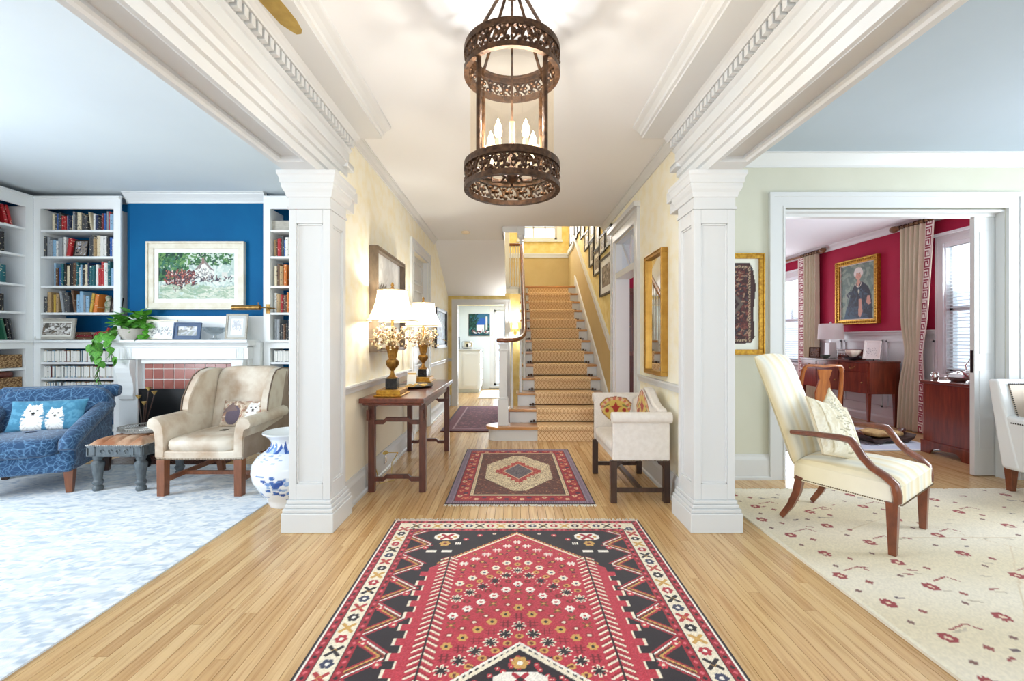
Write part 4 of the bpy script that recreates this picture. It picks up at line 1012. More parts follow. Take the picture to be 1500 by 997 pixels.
MB().lathe([(0,.862),(.055,.868),(.065,.885),(.068,.8985),(0,.8985)],n=28,cap=False).build('ceiling_canopy','bronze',la,smooth=40)
MB().lathe([(.180,.02),(.180,.52)],n=48,cap=False).build('glass_cylinder','lantern_glass',la,smooth=60)
m=MB(); m.lathe([(0,.03),(.022,.04),(.030,.06),(.018,.085),(.012,.30)],n=14); 
mat('candle_sleeve',(240,226,196),.6)
for k in range(5):
    a=R(90+72*k); c,s_=math.cos(a),math.sin(a)
    m.tube([(.012*c,.012*s_,.09),(.05*c,.05*s_,.045),(.09*c,.09*s_,.05),(.098*c,.098*s_,.10)],.006,7); m.lathe([(.008,.10),(.024,.105),(.026,.112),(.010,.112)],.098*c,.098*s_,0,12)
m.build('candle_arms','bronze',la,smooth=50)
for k in range(5):
    a=R(90+72*k); c,s_=math.cos(a),math.sin(a)
    sl=MB().lathe([(.012,.112),(.012,.19)],.098*c,.098*s_,0,10).build('candle','candle_sleeve',la,smooth=40)
    MB().lathe([(.006,.19),(.014,.205),(.017,.22),(.013,.245),(.004,.268),(0,.275)],.098*c,.098*s_,0,12,cap=False).build('bulb','bulb',sl,smooth=60)
    bulb_light('lantern_light',la,(.098*c,.098*s_,.30),5.2,(1,.98,.95),.02)

# unseen ceiling lamp, added over the landing to brighten the far hall
t=thing('added_landing_lamp','white glass ceiling lamp added out of view above the stair landing','lamp',(.35,7.7,4.999)); MB().lathe([(.0,-.02),(.14,-.02),(.15,0),(0,0)],n=28,cap=False).build('mount','brass',t,smooth=40); MB().lathe([(.13,-.022),(.15,-.06),(.12,-.11),(.05,-.14),(0,-.145)],n=28,cap=False).build('globe','shade_cream',t,smooth=60)
bulb_light('landing_fill_light',t,(0,0,-.25),38,(1,.97,.92),.08)
# smoke detector, sconce
m=MB(); m.lathe([(.06,0),(.058,-.02),(.04,-.03),(0,-.032)],n=24,cap=False); o=m.build('smoke_detector','candle_sleeve',smooth=40); o.location=(-.66,6.22,HC-.001); tag(o,'round cream smoke detector on hall ceiling','detector')
t=thing('wall_sconce','small brass wall sconce with white shade beside the stairs','sconce',(.06,8.195,1.38)); MB().lathe([(.03,0),(.03,.01),(0,.012)],n=14,cap=False).build('plate','brass',t).rotation_euler=(R(90),0,0)
MB().tube([(0,-.01,0),(0,-.06,-.04),(.0,-.09,.0),(0,-.09,.04)],.007,7).build('arm','brass',t,smooth=50); MB().lathe([(.05,.06),(.032,.16)],0,-.09,0,16,cap=False).build('shade','shade_cream',t,smooth=50); bulb_light('sconce_light',t,(0,-.09,.13),28,(1,.98,.95),.03)

# ------------------------------------------------------------------ kitchen beyond
kc=thing('kitchen_cabinet','white kitchen base cabinet seen through the far doorway','cabinet',(-1.20,10.5,0))
MB().box(-.38,.45,-.3,.58,.09,.98).build('body','case_white',kc); MB().box(-.36,.43,-.26,.56,0,.09).build('toe_kick','wall_pale',kc); mat('stone_top',(196,196,192),.25)
MB().box(-.39,.47,-.32,.59,.98,1.015).build('worktop','stone_top',kc,bevel=.004)
for x0,x1 in ((-.34,.02),(.06,.42)):
    m=MB(); m.box(x0,x1,-.318,-.30,.13,.95); d_=m.build('door','case_white',kc,bevel=.003); m=MB()
    for a,b_,c,e in ((x0+.04,x1-.04,.17,.185),(x0+.04,x1-.04,.895,.91),(x0+.04,x0+.055,.17,.91),(x1-.055,x1-.04,.17,.91)): m.box(a,b_,-.325,-.318,c,e)
    m.build('moulding','case_white',d_); 
for k in range(3):
    dr=MB().box(.45,.466,-.24,.54,.14+k*.27,.38+k*.27).build('drawer','case_white',kc,bevel=.003); MB().tube([(.485,.05,.27+k*.27),(.485,.25,.27+k*.27)],.008,8).build('handle','brass',dr)
t=thing('coffee_maker','black coffee maker on the kitchen worktop','appliance',(-1.36,10.55,1.016)); MB().box(-.09,.09,-.08,.10,0,.03).build('base','black_metal',t,bevel=.005); MB().box(-.09,.09,.03,.10,.03,.30).build('column','black_metal',t,bevel=.008); MB().box(-.09,.09,-.08,.03,.22,.30).build('head','black_metal',t,bevel=.008)
t=thing('toaster','silver toaster on the kitchen worktop','appliance',(-1.07,10.50,1.016)); MB().sq((0,0,.10),(.13,.09,.098),.4,.4).build('shell','silver',t,smooth=50); MB().box(-.02,.02,-.10,-.085,.05,.12).build('lever','black_metal',t)
cv=Cv(.6,.56,.008,(30,70,96)); cv.rect(0,.6,.30,.56,(48,104,136)); cv.strokes(260,[(24,56,60),(40,96,84),(70,130,120),(22,44,66)],.012,.03,(0,.6,0,.30)); cv.strokes(120,[(30,80,70),(20,50,50)],.015,.03,(0,.2,.2,.56))
cv.poly([(.20,.12),(.20,.30),(.30,.42),(.40,.30),(.40,.12)],(226,226,232)); cv.poly([(.18,.28),(.30,.46),(.46,.46),(.42,.28)],(44,92,170)); cv.rect(.44,.48,.15,.50,(220,214,210)); cv.strokes(40,[(216,220,226),(150,90,90)],.01,.02,(.1,.5,.05,.12))
framed('kitchen_painting','blue painting of a white house on the kitchen wall','-' and (-.80,11.098,1.62),0,.60,.56,.012,.02,'black_frame',cv)
cv=Cv(.7,1.4,.03,(206,212,214)); cv.strokes(120,[(226,230,230),(180,190,196)],.03,.06); rug('kitchen_mat','pale grey mat on the kitchen floor',-.72,9.2,cv,fr=(False,False),edge='rug_edge_blue')
d=bpy.data.lights.new('kitchen_fill','AREA'); d.size=.6; d.energy=26; d.color=(.9,.95,1); o=bpy.data.objects.new('kitchen_fill',d); COL.objects.link(o); o.location=(-.4,9.9,2.10)  # fill light without a fixture, added to brighten the kitchen and doorway
# ------------------------------------------------------------------ living room: built-in bookcases
SHZ = [2.431,2.14,1.82,1.526]; LOZ = [.985,.814,.64,.45,.25]
def bookcase(name, label, x0, x1, loc=(0,0,0), rz=0, low=LOZ, mid=None):
    """local: front at y=0, depth +y .28; x0..x1"""
    t = thing(name,label,'bookcase',loc,rz); D=.275; sw=.075
    for a,b_ in ((x0,x0+sw),(x1-sw,x1)):
        MB().box(a,b_,0,.02,.08,2.79).build('stile','case_white',t); 
    MB().box(x0+sw-.012,x0+sw,.02,D,.08,2.66).build('side_panel','case_white',t); MB().box(x1-sw,x1-sw+.012,.02,D,.08,2.66).build('side_panel','case_white',t)
    MB().box(x0+sw,x1-sw,0,.02,2.657,2.79).build('header','case_white',t)
    m=MB(); m.box(x0+.005,x1-.005,-.012,0,2.765,2.79); m.build('cornice','case_white',t,bevel=.004)
    MB().box(x0,x1,.0,D,2.7905,2.80).build('top','case_white',t)
    for z in SHZ+low: MB().box(x0+sw,x1-sw,.004,D,z-.024,z).build('shelf','case_white',t,bevel=.003)
    MB().box(x0+.036,x1-.004,-.03,D,1.198,1.225).build('ledge','case_white',t,bevel=.004)
    MB().box(x0+sw,x1-sw,.0,.02,1.134,1.197).build('rail','case_white',t)
    MB().box(x0,x1,.0,D,0,.08).build('plinth','case_white',t)
    if mid is not None:
        MB().box(mid-.035,mid+.035,-.0005,.0035,.08,1.134).build('stile','case_white',t); MB().box(mid-.035,mid+.035,-.0005,.0035,1.226,2.657).build('stile','case_white',t)
        for z0,z1 in zip([.08]+sorted(low)+[1.226]+sorted(SHZ),sorted(low)+[1.197]+sorted(SHZ)+[2.657]): MB().box(mid-.010,mid+.010,.0045,D,z0+.0005,z1-.0245).build('divider','case_white',t)
    return t
FY = 4.77
bookcase('bookcase','white built-in bookcase filled with books to the left of the painting',-5.224,-4.275,(0,FY,0))
bookcase('bookcase','white built-in bookcase partly behind the column right of the fireplace',-2.715,-1.40,(0,FY,0))
LOA = [.93,.69,.40,.20]
bookcase('bookcase','white built-in bookcase with wicker baskets on the side wall',-.97,1.148,(-5.225,3.62,0),R(90),LOA,.09)
# books
BC = {'red':(178,34,40),'dark red':(116,28,34),'navy':(28,42,80),'blue':(44,92,164),'sky blue':(140,178,206),'black':(30,30,34),'charcoal':(70,72,76),'white':(232,230,224),'cream':(222,208,178),'tan':(176,146,104),'brown':(98,66,44),'green':(40,96,72),'teal':(26,96,104),'orange':(214,120,44),'grey':(150,154,158),'mustard':(196,160,60)}
def book_mat(nm,c):
    m,nt,b=_new('book_'+nm); tc=N(nt,'ShaderNodeTexCoord'); sp=N(nt,'ShaderNodeSeparateXYZ'); nt.links.new(tc.outputs['Generated'],sp.inputs[0]); oi=N(nt,'ShaderNodeObjectInfo')
    hi=lum=sum(c)/3; lt=(238,226,196) if hi<130 else (60,50,60)
    cb=N(nt,'ShaderNodeCombineXYZ'); mu=N(nt,'ShaderNodeMath',operation='MULTIPLY'); mu.inputs[1].default_value=60; nt.links.new(oi.outputs['Random'],mu.inputs[0]); nt.links.new(mu.outputs[0],cb.inputs[0])
    ad=N(nt,'ShaderNodeVectorMath',operation='ADD'); nt.links.new(tc.outputs['Generated'],ad.inputs[0]); nt.links.new(cb.outputs[0],ad.inputs[1])
    mp=N(nt,'ShaderNodeMapping'); mp.inputs['Scale'].default_value=(1.1,.0,9); nt.links.new(ad.outputs[0],mp.inputs[0]); nz=N(nt,'ShaderNodeTexNoise'); nz.inputs['Scale'].default_value=1.6; nz.inputs['Detail'].default_value=3; nt.links.new(mp.outputs[0],nz.inputs['Vector'])
    f=N(nt,'ShaderNodeMath',operation='GREATER_THAN'); f.inputs[1].default_value=.63; nt.links.new(nz.outputs['Fac'],f.inputs[0])
    nt.links.new(mixc(nt,f.outputs[0],c,lt),b.inputs['Base Color']); b.inputs['Roughness'].default_value=.5
for k_,v_ in BC.items(): book_mat(k_,v_)
def unit_book():
    m=MB(); m.m=0; m.box(-.5,-.42,.0,1,0,1); m.box(.42,.5,0,1,0,1)
    m.add([(-.42,0,0),(-.30,-.03,0),(0,-.045,0),(.30,-.03,0),(.42,0,0),(.42,.03,0),(-.42,.03,0)]+[(-.42,0,1),(-.30,-.03,1),(0,-.045,1),(.30,-.03,1),(.42,0,1),(.42,.03,1),(-.42,.03,1)],
      [(6,5,4,3,2,1,0),(7,8,9,10,11,12,13)]+[(i,(i+1)%7,7+(i+1)%7,7+i) for i in range(7)])
    m.m=1; m.box(-.42,.42,.031,.965,.02,.975); return m
bk0 = unit_book().build('book',['book_red','pages']); bk0.material_slots[0].link='OBJECT'; used=[False]
cd0 = MB().box(-.5,.5,0,1,0,1); cd0.m=1; cd0.box(-.5,.5,-.004,0,.06,.94); cd0=cd0.build('compact_disc',['book_white','paper']); cd0.material_slots[0].link='OBJECT'; usedc=[False]
def put_book(pos, th, dp, h, cname, label, group, rz=0, tilt=0, lay=False, src=bk0, flag=used, cat='book'):
    if not flag[0]: o=src; flag[0]=True
    else: o=src.copy(); COL.objects.link(o); o.material_slots[0].link='OBJECT'
    o.material_slots[0].material=M['book_'+cname]; o.scale=(th,dp,h); o.location=pos; o.rotation_euler=(0,tilt,rz)
    if lay: o.rotation_euler=(0,R(90),rz)
    return tag(o,label,cat,group)
def fill(a0,a1,z,hmax,seed,where,axis='x',front=FY+.03,cols=None,thr=(.018,.042),dense=.93,depth=.17):
    rg=random.Random(seed); a=a0; names=list(BC) if cols is None else cols
    while a < a1-.02:
        th=rg.uniform(*thr); h=min(hmax-.015,hmax*rg.uniform(.66,.95))
        if a+th>a1: break
        c=rg.choice(names); yo=rg.uniform(0,.02); tl=0
        if rg.random()>dense and a>a0+.1: a+=rg.uniform(.02,.05); tl=R(rg.uniform(-9,-5)); a+=abs(math.sin(tl))*h*.5
        lb=f'{c} book upright on {where}'; gr=f'{c} books on {where}'
        if axis=='x': put_book((a+th/2,front+yo,z+.0005+(abs(math.sin(tl))*th/2)),th*.97,depth*rg.uniform(.8,1),h,c,lb,gr,0,tl)
        else: put_book((front-yo,a+th/2,z+.0005),th*.97,depth*rg.uniform(.8,1),h,c,lb,gr,R(90),0)
        a+=th
B='the {} shelf of the bookcase left of the painting'; Cc='the {} shelf of the bookcase right of the fireplace'; A_='the {} shelf of the side wall bookcase'
xb0,xb1=-5.16,-4.352
lite=['white','cream','white','red','navy','black','tan','grey','sky blue','white','charcoal','blue','cream','dark red']
fill(xb0+.10,xb1,SHZ[0],.222,11,B.format('top'),cols=lite)
fill(xb0+.01,xb0+.26,SHZ[1],.262,12,B.format('second'),cols=lite); fill(xb0+.50,xb1,SHZ[1],.262,13,B.format('second'),cols=lite)
fill(xb0+.12,xb1,SHZ[2],.29,14,B.format('third'),cols=['teal','black','white','blue','red','white','navy','brown','teal','cream','sky blue'])
fill(xb0+.01,xb0+.52,SHZ[3],.262,15,B.format('fourth'),cols=['charcoal','grey','cream','brown','black','tan','white','sky blue','mustard'],dense=.9)
put_book((xb0+.285,FY+.03,SHZ[1]+.004),.045,.16,.20,'red','red book leaning on second shelf of the bookcase left of the painting',None,0,R(8))
put_book((xb0+.575,FY+.03,SHZ[3]+.004),.04,.15,.20,'orange','orange book leaning on fourth shelf of the bookcase left of the painting',None,0,R(9))
put_book((xb0+.53,FY+.03,SHZ[3]+.004),.03,.15,.21,'mustard','mustard book leaning on fourth shelf of the bookcase left of the painting',None,0,R(9))
xc0,xc1=-2.63,-2.22
for k,(z,h,d_) in enumerate(((SHZ[0],.13,'top'),(SHZ[1],.26,'second'),(SHZ[2],.26,'third'),(SHZ[3],.26,'fourth'),(1.2255,.26,'fifth'))):
    if k==0: fill(xc0+.19,xc1,z,.20,30,Cc.format(d_))
    else: fill(xc0+.01,xc1,z,h,31+k,Cc.format(d_),cols=['black','charcoal','grey','brown','white'] if k==4 else None,dense=.88,depth=.15)
xa=-5.225-.03
for k,(z,d_) in enumerate(((SHZ[0],'top'),(SHZ[1],'second'),(SHZ[2],'third'),(SHZ[3],'fourth'))):
    fill(3.78,4.56 if k else 4.50,z,.245,50+k,A_.format(d_),'y',xa,[['white','black','black','red'],['cream','white','black','black'],['white','teal','cream','white'],['black','blue','brown','mustard']][k],(.035,.06),1)
for k in range(2): o=put_book((xa,4.545+.04*k,SHZ[0]+.006),.03,.17,.21,'red','red book leaning on the top shelf of the side wall bookcase','leaning red books',R(90)); o.rotation_euler=(R(-14),0,R(90))
for z,n,s,d_ in ((LOZ[0],46,61,'upper'),(LOZ[1],42,62,'middle'),(LOZ[2],44,63,'lower')):
    rg=random.Random(s); a=xb0+.01
    while a<xb1-.02:
        th=rg.choice((.011,.012,.024,.011)); c=rg.choice(['grey','white','charcoal','black','cream','sky blue','tan','white','grey','dark red'])
        put_book((a+th/2,FY+.03+rg.uniform(0,.012),z+.0005),th*.92,.14,.124,c,f'{c} disc case on the {d_} disc shelf behind the blue armchair',f'{c} disc cases on the {d_} disc shelf',0,0,False,cd0,usedc,'disc case'); a+=th+(.0 if rg.random()<.93 else .012)
rg=random.Random(70); a=xc0+.02
while a<xc1: put_book((a,FY+.03,LOZ[0]+.0005),.011,.14,.124,rg.choice(['white','grey','charcoal']),'disc case on the disc shelf right of the fireplace','disc cases right of the fireplace',0,0,False,cd0,usedc,'disc case'); a+=.0135
# shelf ornaments
mat('figure_green',(70,104,64),.7,col2=(216,206,190),vs=24); mat('red_lacquer',(186,44,40),.4,col2=(150,30,28),vs=20)
o=MB(); o.lathe([(.03,0),(.034,.02),(.028,.06),(.036,.09),(.03,.12),(.016,.135),(.026,.15),(.028,.17),(.018,.19),(0,.195)],n=16,cap=False); o=o.build('figurine','figure_green',smooth=50); o.location=(xb0+.665,FY+.10,SHZ[3]+.0005); tag(o,'small green and white figurine on the fourth bookshelf','figurine')
cvp=photo_cv(.12,.15,[(70,70,74),(150,150,150),(30,30,34),(200,200,200)],40)
framed('photo_frame','small dark photo frame leaning on fourth shelf beside the figurine',(xb0+.76,FY+.10,SHZ[3]+.085),0,.13,.165,.012,.012,'black_frame',cvp,tilt=R(-8),cat='photo frame')
cvp=photo_cv(.16,.18,[(40,44,60),(200,204,214),(20,24,36),(120,126,140)],40)
framed('photo_frame','black and white portrait frame leaning among books on second shelf',(xb0+.405,FY+.06,SHZ[1]+.095),0,.15,.185,.010,.012,'black_frame',cvp,tilt=R(-8),cat='photo frame')
cvp=photo_cv(.30,.17,[(90,84,76),(216,212,206),(150,142,134),(236,234,230),(120,104,90)],120,.006,(190,184,176))
framed('photo_frame','silver grey frame with a wide group photograph on the ledge',(-5.00,FY+.03,1.344),0,.42,.235,.035,.014,'driftwood_frame',cvp,matw=.015,tilt=R(-7),cat='photo frame')
for k,(w,h,c) in enumerate(((.22,.03,'brown'),(.21,.028,'dark red'),(.18,.028,'brown'))):
    z=1.2255+sum((.03,.028,.028)[:k])+.001*k
    o=put_book((-4.845+.01*k,FY+.05,z+h/2),h,.17,w,c,('bottom brown book of low stack beside the wide photograph','dark red book in the middle of the low stack on the ledge','top brown book of low stack beside the wide photograph')[k],None,0,0,True)
def horse(loc,rz,lab,s=1):
    t=thing('horse_ornament',lab,'ornament',loc,rz,'red horse ornaments'); t.scale=(s,s,s)
    m=MB(); m.sq((0,0,.075),(.05,.018,.02),.8,.8,12,8); m.tube([(.04,0,.08),(.06,0,.11),(.065,0,.13)],[.016,.012,.010],8); m.tube([(.06,0,.132),(.09,0,.115)],[.012,.007],8); m.tube([(-.048,0,.085),(-.07,0,.06),(-.072,0,.03)],[.008,.007,.003],6); m.build('body','red_lacquer',t,smooth=50)
    for x in (-.035,.035):
        for y in (-.010,.010): MB().tube([(x,y,.065),(x+.006,y,.03),(x,y,.0)],[.009,.006,.006],7).build('leg','red_lacquer',t,smooth=50)
horse((-4.535,FY+.06,1.226),R(10),'red horse ornament at the end of the ledge near the plant'); horse((-4.45,FY+.10,1.226),R(-20),'red horse ornament at the end of the ledge near the plant'); horse((-4.38,FY+.04,1.226),R(30),'red horse ornament at the end of the ledge near the plant',.9)
o=MB(); o.box(-.10,.10,0,.12,0,.11); o=o.build('keepsake_box','driftwood_frame',bevel=.006); o.location=(-2.545,FY+.04,SHZ[0]+.0005); tag(o,'patterned grey keepsake box on the top shelf right of the fireplace','box')
# side wall shelf things
for k in range(4):
    put_book((xa+.01,4.10+.0*k,1.2255+.028*(k+.5)+.001*k),.028,.20,.28,['green','white','mustard','white'][k],['bottom green','white','mustard','top white'][k]+' book of flat stack on the side wall ledge',None,R(90),0,True)
for k in range(3): o=put_book((xa,4.54+.035*k,1.229),.02,.17,.23,['green','black','charcoal'][k],['green','black','charcoal'][k]+' book leaning at the end of the side wall ledge',None,R(90)); o.rotation_euler=(R(-12),0,R(90))
def weave_mat(name,c1,c2):
    m,nt,b=_new(name); tc=N(nt,'ShaderNodeTexCoord'); ck=N(nt,'ShaderNodeTexVoronoi'); mp=N(nt,'ShaderNodeMapping'); mp.inputs['Scale'].default_value=(60,60,95); nt.links.new(tc.outputs['Object'],mp.inputs[0]); nt.links.new(mp.outputs[0],ck.inputs['Vector']); ck.inputs['Scale'].default_value=1
    nt.links.new(ramp(nt,ck.outputs['Distance'],[(.1,c1),(.75,c2)]),b.inputs['Base Color']); b.inputs['Roughness'].default_value=.8; bump(nt,b,ck.outputs['Distance'],.7,.008)
weave_mat('wicker',(206,168,118),(104,72,42))
def basket(loc,lab):
    t=thing('wicker_basket',lab,'basket',loc,R(90),'wicker baskets on the side wall shelves'); m=MB()
    for x0,x1,y0,y1 in ((-.13,.13,0,.014),(-.13,.13,.206,.22),(-.13,-.116,.014,.206),(.116,.13,.014,.206)): m.box(x0,x1,y0,y1,.004,.135)
    m.box(-.116,.116,.014,.206,.004,.014); m.build('body','wicker',t); m=MB()
    m.tube([(-.125,.006,.135),(.125,.006,.135),(.125,.214,.135),(-.125,.214,.135),(-.125,.006,.135)],.010,8); m.build('rim','wicker',t,smooth=50); return t
for z,w in ((.93,'upper'),(.69,'lower')):
    basket((xa+.005,4.55,z),f'wicker basket at the corner end of {w} basket shelf'); basket((xa+.005,4.265,z),f'wicker basket further along the {w} basket shelf')
o=put_book((xa,4.22,.93+.157),.02,.17,.24,'black','black folder lying across the upper wicker baskets',None,R(90),0,True)
mat('croc',(120,66,54),.4,col2=(92,44,38),vs=30,bmp=.4); t=thing('leather_bag','reddish brown leather bag resting in lower wicker basket','bag',(xa-.10,4.55,.832)); MB().sq((0,0,.03),(.085,.10,.04),.6,.6).build('body','croc',t,smooth=50); MB().tube([(0,-.06,.05),(0,-.05,.075),(0,.05,.075),(0,.06,.05)],.006,6).build('handle','croc',t,smooth=50)
for nm,c in (('toy_yellow',(232,196,30)),('toy_green',(96,200,60)),('toy_red',(206,30,70)),('toy_blue',(40,120,200)),('toy_orange',(226,140,40))): mat(nm,c,.4)
def dumbbell(y,c,lab,xo=0):
    t=thing('dumbbell',lab,'dumbbell',(xa-.05+xo,y,.401),0,'dumbbells on toy shelf')
    MB().tube([(-.06,0,.04),(.06,0,.04)],.016,8).build('grip',c,t,smooth=40)
    for x in (-.07,.07): MB().sq((x,0,.042),(.032,.042,.042),.5,.5,14,8).build('head',c,t,smooth=50)
dumbbell(4.60,'toy_red','red dumbbell on lower shelf by the corner'); dumbbell(4.51,'toy_red','red dumbbell next to the blue one'); dumbbell(4.42,'toy_blue','blue dumbbell on the lower side wall shelf')
for (x,y,z,r,c,l) in ((xa-.205,4.62,.401,.058,'toy_yellow','yellow ball behind the red dumbbells'),(xa-.205,4.47,.401,.05,'toy_green','green ball behind the dumbbells'),(xa-.205,4.35,.401,.048,'toy_orange','orange ball behind the dumbbells')):
    m=MB(); m.sq((0,0,r),(r,r,r),1,1,20,12); m.ring((0,0,r),r*.985,.010,.008,24); o=m.build('toy_ball',c,smooth=60); o.location=(x,y,z); tag(o,l,'ball')

# ------------------------------------------------------------------ fireplace
fp=thing('fireplace','white mantelpiece with corbels and red tiled surround','fireplace',(0,0,0))
m=MB(); wall_cells(m,'y',4.715,4.848,-4.268,-2.722,0.001,1.20,[(-3.83,-3.09,0,.695)]); m.build('surround','case_white',fp); MB().box(-4.268,-2.722,4.80,4.848,1.2005,1.49).build('overmantel_panel','case_white',fp,bevel=.004)
mat('soot',(30,28,28),.9,col2=(52,46,44),vs=8); m=MB(); m.box(-3.90,-3.02,5.02,5.045,0.001,.80); m.box(-3.90,-3.83,4.85,5.02,0.001,.80); m.box(-3.09,-3.02,4.85,5.02,0.001,.80); m.box(-3.83,-3.09,4.85,5.02,.70,.80); m.build('firebox','soot',fp)
m=MB(); m.box(-3.955,-2.965,4.706,4.714,0.001,.695); m=MB(); wall_cells(m,'y',4.706,4.7145,-3.955,-2.965,0.001,.974,[(-3.83,-3.09,0,.695)]); mat('grout',(232,226,220),.8); m.build('grout_bed','grout',fp)
def tile_mat(nm,c1,c2):
    m,nt,b=_new(nm); oi=N(nt,'ShaderNodeObjectInfo'); nt.links.new(mixc(nt,.4,ramp(nt,oi.outputs['Random'],[(0,c1),(1,c2)]),ramp(nt,noise(nt,14),[(.3,c1),(.7,c2)])),b.inputs['Base Color']); b.inputs['Roughness'].default_value=.22
tile_mat('tile_red',(150,84,74),(178,112,100)); tile_mat('tile_hearth',(84,58,52),(112,78,66))
tb={}
def tile(x0,x1,z0,z1):
    k=(round(x1-x0,3),round(z1-z0,3))
    if k not in tb: o=tb[k]=MB().box(0,x1-x0,-.007,0,0,z1-z0).build('tile','tile_red',fp,bevel=.002,seg=1)
    else: o=tb[k].copy(); COL.objects.link(o)
    o.location=(x0,4.7062,z0)
g=.004; xs=[-3.955,-3.862]+[-3.862+.113*k for k in range(1,8)]+[-2.965]; zs=[.974,.917,.803,.695]
for i in range(len(xs)-1):
    for j in range(3): tile(xs[i]+g,xs[i+1]-g,zs[j+1]+g,zs[j]-g)
for j in range(6):
    z1=.695-.1158*j; z0=max(z1-.1158,.002)
    for a,b_ in ((-3.955,-3.862),(-3.862,-3.83),(-3.09,-3.071),(-3.071,-2.965)): tile(a+g*.8,b_-g*.8,z0+g,z1-g)
m=MB(); m.box(-4.20,-2.79,4.62,4.714,1.02,1.16); m.box(-3.955,-2.965,4.66,4.714,.974,1.02); m.box(-4.20,-2.79,4.605,4.714,1.145,1.165); m.build('frieze','case_white',fp,bevel=.005)
m=MB(); pr=[(4.714,1.165),(4.60,1.165),(4.59,1.178),(4.575,1.19),(4.565,1.195),(4.555,1.20),(4.555,1.225),(4.799,1.225),(4.799,1.2005),(4.714,1.2005)]; m.prism(pr,-4.235,-2.765,'x'); m.build('mantel_shelf','case_white',fp); MB().box(-4.235,-2.765,4.7145,4.835,1.2,1.2252).build('mantel_back','case_white',fp) if False else None
for x0,x1 in ((-4.19,-3.99),(-2.96,-2.80)):
    MB().box(x0,x1,4.655,4.714,0.001,1.02).build('pilaster','case_white',fp,bevel=.004)
    pr=[(4.654,1.015),(4.585,1.015),(4.575,.98),(4.575,.93),(4.585,.88),(4.605,.83),(4.622,.77),(4.628,.70),(4.622,.64),(4.630,.60),(4.654,.58)]
    c_=MB().prism(pr,x0+.02,x1-.02,'x').build('corbel','case_white',fp,bevel=.006)
    m=MB()
    for k in range(5): xx=x0+.04+k*(x1-x0-.08)/4; m.tube([(xx,4.619,1.03),(xx,4.619,1.135)],.007,6)
    m.build('fluting','case_white',fp,smooth=40)
for i in range(11):
    for j in range(4):
        if i==0 and j==0: ht=o=MB().box(.002,.111,.002,.098,.0005,.008).build('hearth_tile','tile_hearth',fp)
        else: o=ht.copy(); COL.objects.link(o)
        o.location=(-4.08+.113*i,4.295+.10*j,0)
fs=thing('fire_screen','black framed mesh fire screen before the hearth','fire screen',(-3.46,4.50,.009)); m=MB(); w=.38
for a,b_,c,e in ((-w,w,.69,.715),(-w,w,.03,.05),(-w,-w+.022,0,.69),(w-.022,w,0,.69)): m.box(a,b_,-.008,.008,c,e)
for s in (-1,1): m.box(s*w*.9-.012,s*w*.9+.012,-.09,.06,0,.015)
m.build('frame','black_metal',fs); pane_mat('mesh_screen',(70,72,76),.05,.5); MB().box(-w+.022,w-.022,-.002,.002,.05,.69).build('mesh','mesh_screen',fs)

# painting over the mantel
cv=Cv(.84,.52,.005,(190,206,196)); rg=cv.rng
cv.strokes(400,[(196,212,204),(214,222,214),(170,190,184),(226,228,218)],.012,.03,asp=2)
cv.strokes(420,[(46,92,60),(70,120,70),(30,64,52),(110,150,90),(60,110,90)],.010,.024,(0,.30,.20,.52)); cv.strokes(240,[(60,110,64),(96,140,80),(40,80,60),(200,214,200)],.010,.02,(.30,.80,.38,.52))
cv.poly([(.42,.22),(.42,.34),(.50,.44),(.58,.34),(.62,.34),(.62,.22)],(232,230,220)); cv.poly([(.40,.33),(.50,.45),(.60,.33),(.57,.33),(.50,.41),(.43,.33)],(140,130,126)); cv.rect(.48,.50,.40,.47,(150,120,110)); cv.strokes(50,[(216,216,208),(160,160,160),(120,110,110)],.006,.012,(.42,.62,.22,.34))
cv.rect(.70,.76,.24,.30,(216,214,206)); cv.strokes(260,[(150,66,60),(96,56,60),(190,110,90),(60,54,66),(222,200,190)],.007,.016,(.08,.40,.14,.30)); cv.strokes(60,[(60,54,70),(110,90,90)],.006,.012,(.35,.8,.19,.24)); cv.strokes(300,[(196,206,186),(170,186,160),(214,216,200),(150,176,150)],.008,.02,(0,.84,0,.15),4,0); cv.strokes(30,[(110,70,66),(60,50,56)],.005,.01,(.16,.30,.05,.3),6,1.57)
mat('cream_frame',(236,230,214),.5,col2=(222,212,190),vs=10)
t=framed('landscape_painting','impressionist landscape with white house in cream frame over the mantel',(-3.49,4.849,1.935),0,1.08,.75,.075,.035,'cream_frame',cv,matw=.045,matm='paper')
# mantel things
def sketch(w,h): 
    c=Cv(w,h,w/60,(240,240,236)); c.strokes(90,[(150,152,156),(190,190,192),(110,112,118),(214,214,212)],w*.012,w*.03,(w*.1,w*.9,h*.15,h*.65),2); return c
framed('mantel_frame','white framed pencil sketch of a house on the mantel',(-3.735,4.66,1.333),0,.325,.21,.014,.014,'cream_frame',sketch(.29,.18),tilt=R(-9),cat='picture')
mat('frame_blue',(70,92,124),.5); cv=Cv(.18,.12,.006,(226,228,230)); cv.rect(0,.18,0,.06,(170,172,166)); cv.strokes(20,[(196,200,206),(150,150,146)],.01,.02)
framed('mantel_frame','slate blue framed photograph on the mantel',(-3.43,4.625,1.318),R(6),.27,.18,.04,.014,'frame_blue',cv,tilt=R(-10),cat='picture')
cv=Cv(.14,.18,.006,(238,238,236)); cv.strokes(40,[(196,198,204),(214,214,216)],.006,.012,(.02,.12,.04,.15))
mat('mount_grey',(206,208,206),.8); framed('mantel_frame','upright silver framed certificate at the end of the mantel',(-2.93,4.66,1.366),0,.23,.275,.02,.016,'driftwood_frame',cv,matw=.03,matm='mount_grey',tilt=R(-7),cat='picture')
